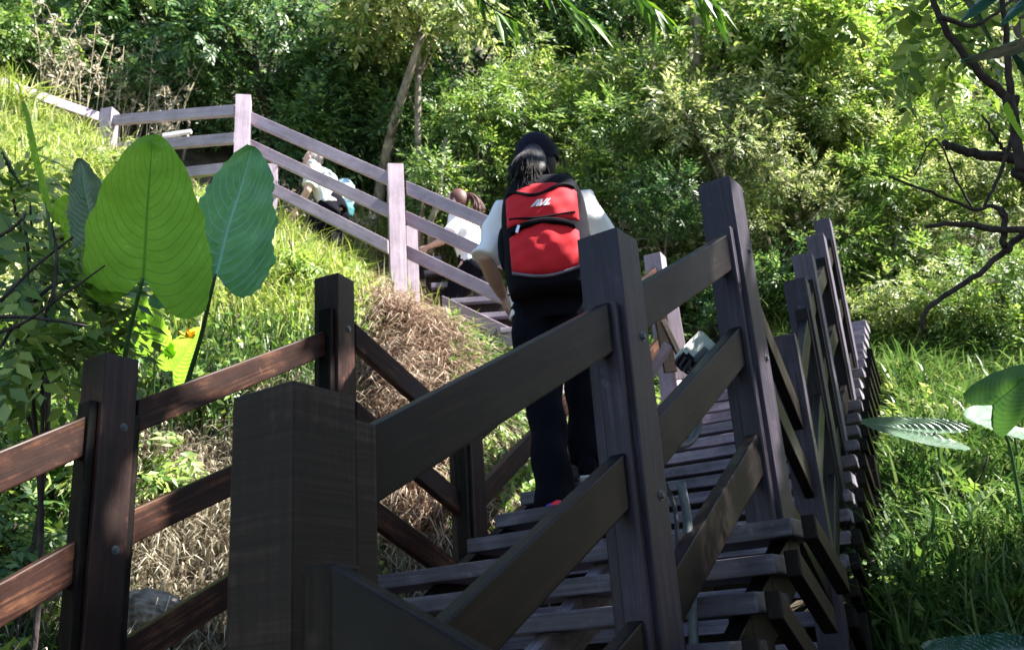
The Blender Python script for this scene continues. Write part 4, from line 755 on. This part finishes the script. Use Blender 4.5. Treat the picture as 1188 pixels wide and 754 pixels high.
def person(name, mw, J, mats, label, vox=.009, hair=None, extra=None, headyaw=0):
    e = bpy.data.objects.new(name, None); COL.objects.link(e); e.matrix_world = mw; WM[e.name] = mw; tag(e, label, 'person')
    J = {k: A3(*v) for k, v in J.items()}; L = lambda nm, me, m, par=e: link(nm, me, m, par, mw)
    up = unit(J['neck']-J['pelvis']); hx = unit(J['shR']-J['shL']); H = J['head']; hr = Matrix.Rotation(headyaw, 4, 'Z')
    bm = bmesh.new(); chest = (J['shL']+J['shR'])/2-up*.10; waist = J['pelvis']+up*.17
    etube(bm, [J['pelvis']-up*.10, J['pelvis'], waist, chest, chest+up*.09, J['neck']], [(.12, .09), (.15, .105), (.125, .09), (.155, .10), (.13, .075), (.055, .055)], hx)
    etube(bm, [J['neck']-up*.03, (J['neck']+H)/2, H-up*.02], [.058, .052, .055], hx)
    hm = lambda v: Vector(H)+(hr @ Vector(v))
    esph(bm, H, (.076, .096, .112), hr); esph(bm, hm((0, .035, -.055)), (.05, .055, .055), hr)
    esph(bm, hm((0, .10, -.015)), (.013, .018, .028), hr, 10)      # nose
    esph(bm, hm((0, .088, -.058)), (.024, .012, .008), hr, 10)     # lips
    for s in (-1, 1):
        esph(bm, hm((s*.078, -.005, -.012)), (.010, .018, .032), hr, 10); esph(bm, hm((s*.028, .082, .018)), (.018, .014, .010), hr, 10)
        a = 'L' if s < 0 else 'R'
        etube(bm, [J['sh'+a], (J['sh'+a]+J['el'+a])/2, J['el'+a], (J['el'+a]*.6+J['wr'+a]*.4), J['wr'+a]], [.052, .044, .037, .036, .024], A3(0, 1, .1))
        etube(bm, [J['hip'+a], (J['hip'+a]+J['kn'+a])/2, J['kn'+a], J['kn'+a]*.6+J['an'+a]*.4, J['an'+a]], [.088, .072, .053, .050, .034], A3(1, 0, 0))
        etube(bm, [J['an'+a]+A3(0, -.05, -.03), J['an'+a]+A3(0, .05, -.045), J['an'+a]+A3(0, .15, -.055)], [(.03, .03), (.036, .026), (.03, .016)], A3(1, 0, 0))
    body = fuse(bm, vox); bm = bmesh.new(); bm.from_mesh(body)
    for a, s in (('L', -1), ('R', 1)):
        d = J['hd'+a] if 'hd'+a in J else unit(J['wr'+a]-J['el'+a]); h = hand_me(J['wr'+a], d, A3(-s, .2, -.2) if 'pn'+a not in J else J['pn'+a], .95, .55, s); bm.from_mesh(h)
    L('body', bm_me(bm, 'body', True), mats['skin'])
    # eyes
    for s in (-1, 1):
        bm = bmesh.new(); esph(bm, hm((s*.028, .090, .018)), (.011, .008, .006), hr, 10); L('eye', bm_me(bm, 'eye', True), WHITEP)
    # shirt
    bm = bmesh.new()
    etube(bm, [J['pelvis']-up*.06, J['pelvis']+up*.03, waist, chest, chest+up*.065, J['neck']-up*.045, J['neck']-up*.01], [(.187, .112), (.18, .125), (.165, .125), (.185, .13), (.178, .11), (.105, .085), (.066, .066)], hx)
    for a, s in (('L', -1), ('R', 1)):
        q = J['sh'+a]; k = J['el'+a]; f = mats.get('sleeve', .92); m_ = q+(k-q)*f
        etube(bm, [q-hx*s*.08-up*.005, q-up*.002, q+(k-q)*.35*f, q+(k-q)*.75*f, m_], [.066, .064, .060, .060, .066], A3(0, 1, .1))
        if f >= .99: etube(bm, [k, (k+J['wr'+a])/2, J['wr'+a]], [.066, .052, .040], A3(0, 1, .1))
    me = fuse(bm, vox*.9, 3)
    n_ = len(me.vertices); c = np.empty(n_*3, np.float32); me.vertices.foreach_get('co', c); c = c.reshape(-1, 3)
    nn = np.empty(n_*3, np.float32); me.vertices.foreach_get('normal', nn); nn = nn.reshape(-1, 3)
    c += nn*(.006*np.sin(c[:, 2:]*38+c[:, :1]*25+3*np.sin(c[:, :1]*17))+.004*np.sin(c[:, :1]*60+c[:, 2:]*21)); me.vertices.foreach_set('co', c.ravel())
    L('shirt', me, mats['shirt'])
    bm = bmesh.new(); etube(bm, [J['pelvis']+up*.06, J['pelvis'], (J['hipL']+J['hipR'])/2-up*.06], [(.150, .128), (.168, .137), (.165, .13)], hx)
    for a in 'LR':
        h_, k_, n2 = J['hip'+a], J['kn'+a], J['an'+a]; etube(bm, [h_+up*.03, h_-up*.07, (h_+k_)/2, k_, (k_+n2)/2, n2-A3(0, 0, .01)], [(.09, .115), (.098, .115), (.088, .10), (.074, .084), (.074, .082), (.078, .09)], A3(1, 0, 0))
    me = fuse(bm, vox, 3); n_ = len(me.vertices); c = np.empty(n_*3, np.float32); me.vertices.foreach_get('co', c); c = c.reshape(-1, 3); nn = np.empty(n_*3, np.float32); me.vertices.foreach_get('normal', nn); nn = nn.reshape(-1, 3)
    c += nn*(.006*np.sin(c[:, 2:]*30+c[:, :1]*14+2*np.sin(c[:, 1:2]*12))); me.vertices.foreach_set('co', c.ravel()); L('trousers', me, mats['trousers'])
    for a in 'LR':
        n2 = J['an'+a]; bm = bmesh.new(); etube(bm, [n2+A3(0, -.085, -.03), n2+A3(0, -.03, -.025), n2+A3(0, .06, -.04), n2+A3(0, .15, -.055), n2+A3(0, .19, -.065)], [(.034, .045), (.043, .05), (.046, .038), (.044, .028), (.025, .015)], A3(1, 0, 0))
        sh = L('shoe', fuse(bm, .008, 2), mats['shoe'] if a == 'L' else BLACKN); bm = bmesh.new(); bmesh.ops.create_cube(bm, size=1, matrix=Matrix.Translation(Vector(n2+A3(0, .05, -.083))) @ Matrix.Diagonal((.086, .285, .022, 1))); bmesh.ops.bevel(bm, geom=list(bm.edges), offset=.01, segments=2, affect='EDGES')
        link('sole', bm_me(bm, 'sole'), SHOEW, sh, mw)
        if mats.get('accent') and a == 'L':
            bm = bmesh.new(); esph(bm, n2+A3(.012, -.078, -.02), (.03, .022, .035)); link('heel_tab', bm_me(bm, 'tab', True), mats['accent'], sh, mw)
    if hair: hair(L, H, hr, hm)
    return e
def strands(base, path, n, r, jit, bm):
    for _ in range(n):
        o = rnd(1)[0]*jit; q = [A3(*base)+o*.4]+[A3(*p)+o*(.6+.6*i)+rnd(1)[0]*.004 for i, p in enumerate(path)]
        c = crv(q, 4); m_ = len(c); me = tube('x', c, [r*(1-.75*i/m_) for i in range(m_)], None, None, 5, True); bm.from_mesh(me); bpy.data.meshes.remove(me)
def hair_main(L, H, hr, hm):
    bm = bmesh.new(); esph(bm, hm((0, -.016, .005)), (.086, .095, .112), hr, 24); bmesh.ops.delete(bm, geom=[v for v in bm.verts if (v.co-Vector(H)).y > .045], context='VERTS')
    etube(bm, [hm((-.005, -.09, .0)), hm((-.01, -.135, -.04)), hm((-.02, -.18, -.09)), hm((-.03, -.225, -.14)), hm((-.035, -.25, -.185))], [.045, (.060, .04), (.072, .04), (.082, .035), (.055, .018)])
    strands(hm((-.008, -.10, .02)), [hm((-.01, -.145, -.03)), hm((-.02, -.195, -.08)), hm((-.03, -.24, -.14)), hm((-.038, -.262, -.205))], 320, .0026, .030, bm)
    L('hair', bm_me(bm, 'hair', True), HAIR)
    bm = bmesh.new(); bmesh.ops.create_uvsphere(bm, u_segments=32, v_segments=20, radius=1, matrix=Matrix.Translation(hm((0, -.004, .022))) @ hr @ Matrix.Diagonal((.098, .115, .118, 1)))
    hz_ = H[2]
    bmesh.ops.delete(bm, geom=[v for v in bm.verts if v.co.z < hz_+.005-.25*max(0, -(v.co.y-H[1]-.03))], context='VERTS')
    c_ = L('cap', bm_me(bm, 'cap', True), CAPM)
    bm = bmesh.new(); pts = [(-.075, .07), (-.06, .12), (-.03, .155), (0, .165), (.03, .155), (.06, .12), (.075, .07)]
    t_ = [bm.verts.new(hm((x, y, .035-.3*x*x*3))) for x, y in pts]; b_ = [bm.verts.new(hm((x, y, .030-.3*x*x*3))) for x, y in pts]; bm.faces.new(t_); bm.faces.new(b_[::-1])
    for i in range(len(pts)): bm.faces.new((t_[i-1], t_[i], b_[i], b_[i-1]))
    c2 = link('brim', bm_me(bm, 'brim'), CAPM, c_, WM[c_.name]); 
    bm = bmesh.new(); esph(bm, hm((0, -.004, .135)), (.008, .008, .004), None, 8); link('button', bm_me(bm, 'btn', True), CAPM, c_, WM[c_.name])
foot = P(647, 618, 3.62)
mwA = Matrix.Translation(Vector(foot)) @ Matrix.Rotation(math.radians(-6), 4, 'Z')
JA = dict(pelvis=(.055, .02, .93), neck=(.05, .03, 1.43), head=(.035, .05, 1.582), shL=(-.118, .02, 1.355), shR=(.222, .02, 1.355), elL=(-.205, -.02, 1.13), wrL=(-.165, .15, 1.03), elR=(.30, .02, 1.13), wrR=(.27, .20, 1.05),
          hipL=(-.03, .02, .88), hipR=(.14, .02, .88), knL=(-.01, .04, .49), anL=(0, .0, .10), knR=(.14, .22, .70), anR=(.13, .20, .30))
person('person', mwA, JA, dict(skin=SKIN, shirt=SHIRT, trousers=NAVY, shoe=SHOEB, accent=SHOER, sleeve=1.0-.02), 'person seen from behind climbing the stairs in white shirt, dark trousers and navy cap', .008, hair_main)
# backpack worn by the hiker
bk = bpy.data.objects.new('backpack', None); COL.objects.link(bk); mwB = mwA @ Matrix.Translation((.058, -.10, -.012)); bk.matrix_world = mwB; WM[bk.name] = mwB
tag(bk, 'red and black backpack on the back of the hiker in the navy cap', 'backpack')
def hwz(z): return .176*(1-abs((z-1.13)/.35)**3.4)**.5 if abs(z-1.13) < .33 else .06
def dz(z): return .05+.13*max(0, 1-abs((z-1.13)/.30)**2.6)**.6
def yb(x, z, o=0): k = min(.999, abs(x)/hwz(z)); return -(dz(z)*(1-k**3)**(1/3))-o
zs = list(np.linspace(.915, 1.405, 34)); bm = bmesh.new(); rg = []
for z in zs:
    hw = hwz(z); D_ = dz(z); r_ = []
    for k in range(40):
        th = 2*math.pi*k/40; c, s_ = math.cos(th), math.sin(th); x = hw*math.copysign(abs(c)**.67, c); y = -D_*math.copysign(abs(s_)**.67, s_) if s_ > 0 else .03*abs(s_)
        r_.append(bm.verts.new((x, y, z)))
    rg.append(r_)
for i in range(len(rg)-1):
    for k in range(40): bm.faces.new((rg[i][k], rg[i][(k+1) % 40], rg[i+1][(k+1) % 40], rg[i+1][k]))
bm.faces.new(rg[0][::-1]); bm.faces.new(rg[-1]); bmesh.ops.recalc_face_normals(bm, faces=bm.faces)
link('pack_body', bm_me(bm, 'pack', True), BLACKN, bk, mwB)
def panel(name, lo, hi, x0, x1, m, off=.006, par=None, nx_=26, ny_=12, puff=.0):
    bm = bmesh.new(); A = []
    for i in range(nx_+1):
        x = x0+(x1-x0)*i/nx_; a, b = lo(x), hi(x); col = []
        for j in range(ny_+1):
            z = a+(b-a)*j/ny_; e_ = abs(math.sin(math.pi*i/nx_))**.5*abs(math.sin(math.pi*j/ny_))**.5 if puff else 0
            col.append(bm.verts.new((x, yb(x, z, off+puff*e_+(.0025*math.sin(70*x+40*z)+.002*math.sin(110*z-30*x) if puff else 0)), z)))
        A.append(col)
    for i in range(nx_):
        for j in range(ny_): bm.faces.new((A[i][j], A[i+1][j], A[i+1][j+1], A[i][j+1]))
    r = bmesh.ops.extrude_face_region(bm, geom=list(bm.faces)); vv = [g for g in r['geom'] if isinstance(g, bmesh.types.BMVert)]
    for v in vv: v.co.y += off+.006
    bmesh.ops.recalc_face_normals(bm, faces=bm.faces)
    return link(name, bm_me(bm, name, True), m, par or bk, mwB)
wv = lambda x: 1.300+.022*math.cos(x*26+.4)*-1+.03*x
panel('upper_pocket', lambda x: 1.165+.0*x, lambda x: 1.345-2.2*x*x, -.142, .142, RED, .004, puff=.012)
panel('crease_shade', lambda x: 1.172+1.2*x*x, lambda x: 1.178+1.2*x*x, -.13, .13, BLACKN, .0165, ny_=2)  # black strip painted as the shade in the fold between the pockets
panel('lower_pocket', lambda x: .950+1.9*x*x, lambda x: 1.160-.3*abs(x), -.136, .136, RED, .006, puff=.022)
z1_ = panel('zip', lambda x: wv(x)-.007, lambda x: wv(x)+.006, -.135, .135, BLACKN, .021, ny_=3)
z2_ = panel('zip', lambda x: 1.128+.02*math.cos(x*12)-.3*x*x, lambda x: 1.145+.02*math.cos(x*12)-.3*x*x, -.125, .125, BLACKN, .030, ny_=3)
panel('piping', lambda x: .938+1.9*x*x, lambda x: .946+1.9*x*x, -.135, .135, GREYN, .014, ny_=2)
bm = bmesh.new(); bmesh.ops.create_cube(bm, size=1, matrix=Matrix.Translation((-.095, yb(-.095, 1.135, .036), 1.130)) @ Matrix.Rotation(.35, 4, 'Y') @ Matrix.Diagonal((.010, .006, .032, 1))); link('zip_pull', bm_me(bm, 'zp'), METAL, z2_, mwB)
# slanted white emblem: bars leaning right on a pale ground line
bm = bmesh.new()
def glyph(pl_):
    f = [bm.verts.new((x, yb(x, z, .0215), z)) for x, z in pl_]; b_ = [bm.verts.new((x, yb(x, z, .012), z)) for x, z in pl_]; bm.faces.new(f); bm.faces.new(b_[::-1])
    for i in range(len(pl_)): bm.faces.new((f[i-1], f[i], b_[i], b_[i-1]))
zb, h = 1.222, .030; ox = -.040
def sh(x, z): return (ox+x+.55*z, zb+z)
glyph([sh(0, 0), sh(.011, 0), sh(.019, .022), sh(.019, h), sh(.013, h)]); glyph([sh(.0195, 0), sh(.030, 0), sh(.024, h), sh(.019, h)]); glyph([sh(.026, h), sh(.032, 0), sh(.039, 0), sh(.034, h)]); glyph([sh(.039, 0), sh(.046, .006), sh(.058, h), sh(.048, h)]); glyph([sh(.050, 0), sh(.058, 0), sh(.066, h), sh(.059, h)]); glyph([sh(.059, 0), sh(.072, 0), sh(.072, .010), sh(.061, .007)])
bmesh.ops.recalc_face_normals(bm, faces=bm.faces); link('emblem', bm_me(bm, 'emblem'), WHITEP, bk, mwB)
for s in (-1, 1):
    bm = bmesh.new(); etube(bm, [(s*.055, -.02, 1.40), (s*.085, .03, 1.462), (s*.10, .11, 1.475), (s*.115, .19, 1.43), (s*.135, .235, 1.30), (s*.15, .225, 1.12), (s*.175, .12, .99), (s*.14, .0, .95)], [(.030, .008), (.034, .009), (.035, .010), (.034, .010), (.032, .009), (.022, .006), (.014, .004), (.014, .004)], (1, 0, 0)); link('shoulder_strap', bm_me(bm, 'strap', True), BLACKN, bk, mwB)
bm = bmesh.new(); etube(bm, [(-.035, -.03, 1.43), (-.03, -.035, 1.475), (.03, -.035, 1.475), (.035, -.03, 1.43)], [.007]*4, (0, 1, 0), 8); link('grab_loop', bm_me(bm, 'loop', True), BLACKN, bk, mwB)
bm = bmesh.new(); esph(bm, (-.165, -.05, 1.12), (.03, .05, .10)); link('side_pocket', bm_me(bm, 'sp', True), BLACKN, bk, mwB)
# two walkers on the upper flight, both heading left
def hair_long(L, H, hr, hm):
    bm = bmesh.new(); esph(bm, hm((0, -.02, .012)), (.088, .10, .115), hr, 20); bmesh.ops.delete(bm, geom=[v for v in bm.verts if (hr.inverted() @ (v.co-Vector(H))).y > .045], context='VERTS')
    strands(hm((0, -.09, .05)), [hm((0, -.15, .03)), hm((0, -.19, -.05)), hm((0, -.20, -.13))], 40, .012, .04, bm); L('hair', bm_me(bm, 'hair', True), HAIRB)
def hair_short(L, H, hr, hm):
    bm = bmesh.new(); esph(bm, hm((0, -.02, .012)), (.080, .092, .112), hr, 20); bmesh.ops.delete(bm, geom=[v for v in bm.verts if (hr.inverted() @ (v.co-Vector(H))).y > -.01], context='VERTS'); L('hair', bm_me(bm, 'hair', True), plain('grey_hair', (.35, .30, .28), rough=.7))
SK2 = plain('light_skin', (.62, .38, .30), rough=.5, var=.06)
hd = P(533, 236, 8.9); mw2 = Matrix.Translation(Vector(hd-Z*1.5)) @ Matrix.Rotation(math.radians(78), 4, 'Z')
J2 = dict(pelvis=(0, -.10, .90), neck=(0, .0, 1.38), head=(0, .03, 1.52), shL=(-.17, -.02, 1.32), shR=(.17, -.02, 1.32), elL=(-.22, .06, 1.06), wrL=(-.17, .27, 1.03), elR=(.22, -.02, 1.06), wrR=(.22, .12, .90), hipL=(-.09, -.10, .86), hipR=(.09, -.10, .86), knL=(-.09, .12, .52), anL=(-.09, .05, .22), knR=(.09, -.04, .46), anR=(.09, -.16, .08))
person('person', mw2, J2, dict(skin=SK2, shirt=SHIRT, trousers=NAVY, shoe=SHOEB, sleeve=.8), 'distant person with red brown hair and white top walking left behind the lilac rails', .012, hair_long)
hd = P(367, 186, 9.6); mw1 = Matrix.Translation(Vector(hd-Z*1.41)) @ Matrix.Rotation(math.radians(75), 4, 'Z')
J1 = dict(pelvis=(0, -.17, .88), neck=(0, -.02, 1.29), head=(0, .04, 1.42), shL=(-.18, -.05, 1.24), shR=(.18, -.05, 1.24), elL=(-.22, -.02, .96), wrL=(-.19, .12, .80), elR=(.22, -.02, .96), wrR=(.20, .12, .82), hipL=(-.09, -.17, .85), hipR=(.09, -.17, .85), knL=(-.09, .03, .52), anL=(-.09, -.02, .20), knR=(.09, -.12, .44), anR=(.09, -.22, .08))
person('person', mw1, J1, dict(skin=SK2, shirt=plain('pale_grey_cotton', (.66, .68, .66), rough=.85, var=.05), trousers=NAVY, shoe=SHOEB, sleeve=.8), 'farther stooping person in pale grey top, left of the middle lilac post', .012, hair_short)
bgp = P(399, 222, 9.75); bm = bmesh.new(); etube(bm, [(0, 0, -.17), (0, 0, -.10), (0, 0, .05), (0, 0, .13)], [(.09, .06), (.12, .08), (.11, .07), (.06, .04)]); esph(bm, (.06, -.04, -.08), (.05, .04, .07))
bg = empty('shoulder_bag', bgp, 'pale blue and teal bag on the back of the stooping walker', 'bag'); link('bag_body', fuse(bm, .01, 3), BLUEP, bg, Matrix.Translation(Vector(bgp)))
bm = bmesh.new(); etube(bm, [(0.02, -.02, -.30), (.02, -.02, -.22), (.02, -.02, -.15)], [(.07, .05), (.09, .06), (.06, .05)]); link('bag_pocket', fuse(bm, .01, 3), TEAL, bg, Matrix.Translation(Vector(bgp)))
# ------------------------------------------------------------------ light
SUN = A3(.66, -.14, .76); SUN /= np.linalg.norm(SUN)
el = math.asin(SUN[2]); azs = math.atan2(SUN[0], SUN[1])
sl = bpy.data.lights.new('sun', 'SUN'); sl.energy = 5.0; sl.angle = math.radians(.5); sl.color = (1, .95, .86)
so = bpy.data.objects.new('sun', sl); COL.objects.link(so); so.rotation_euler = Vector(-SUN).to_track_quat('-Z', 'Y').to_euler(); so.location = (4, 0, 12)
w = bpy.data.worlds.new('World'); sc.world = w; w.use_nodes = True; nt = w.node_tree
sky = nt.nodes.new('ShaderNodeTexSky'); sky.sky_type = 'NISHITA'; sky.sun_disc = False; sky.sun_elevation = el; sky.sun_rotation = azs; sky.air_density = 1.0; sky.dust_density = .6
nt.links.new(sky.outputs[0], nt.nodes['Background'].inputs[0]); nt.nodes['Background'].inputs[1].default_value = .08
vs = sc.view_settings; vs.view_transform = 'Standard'; vs.look = 'None'; vs.exposure = 2.2; vs.gamma = 1; vs.use_curve_mapping = False
sc.render.engine = 'CYCLES'; sc.cycles.max_bounces = 6; sc.cycles.transparent_max_bounces = 4
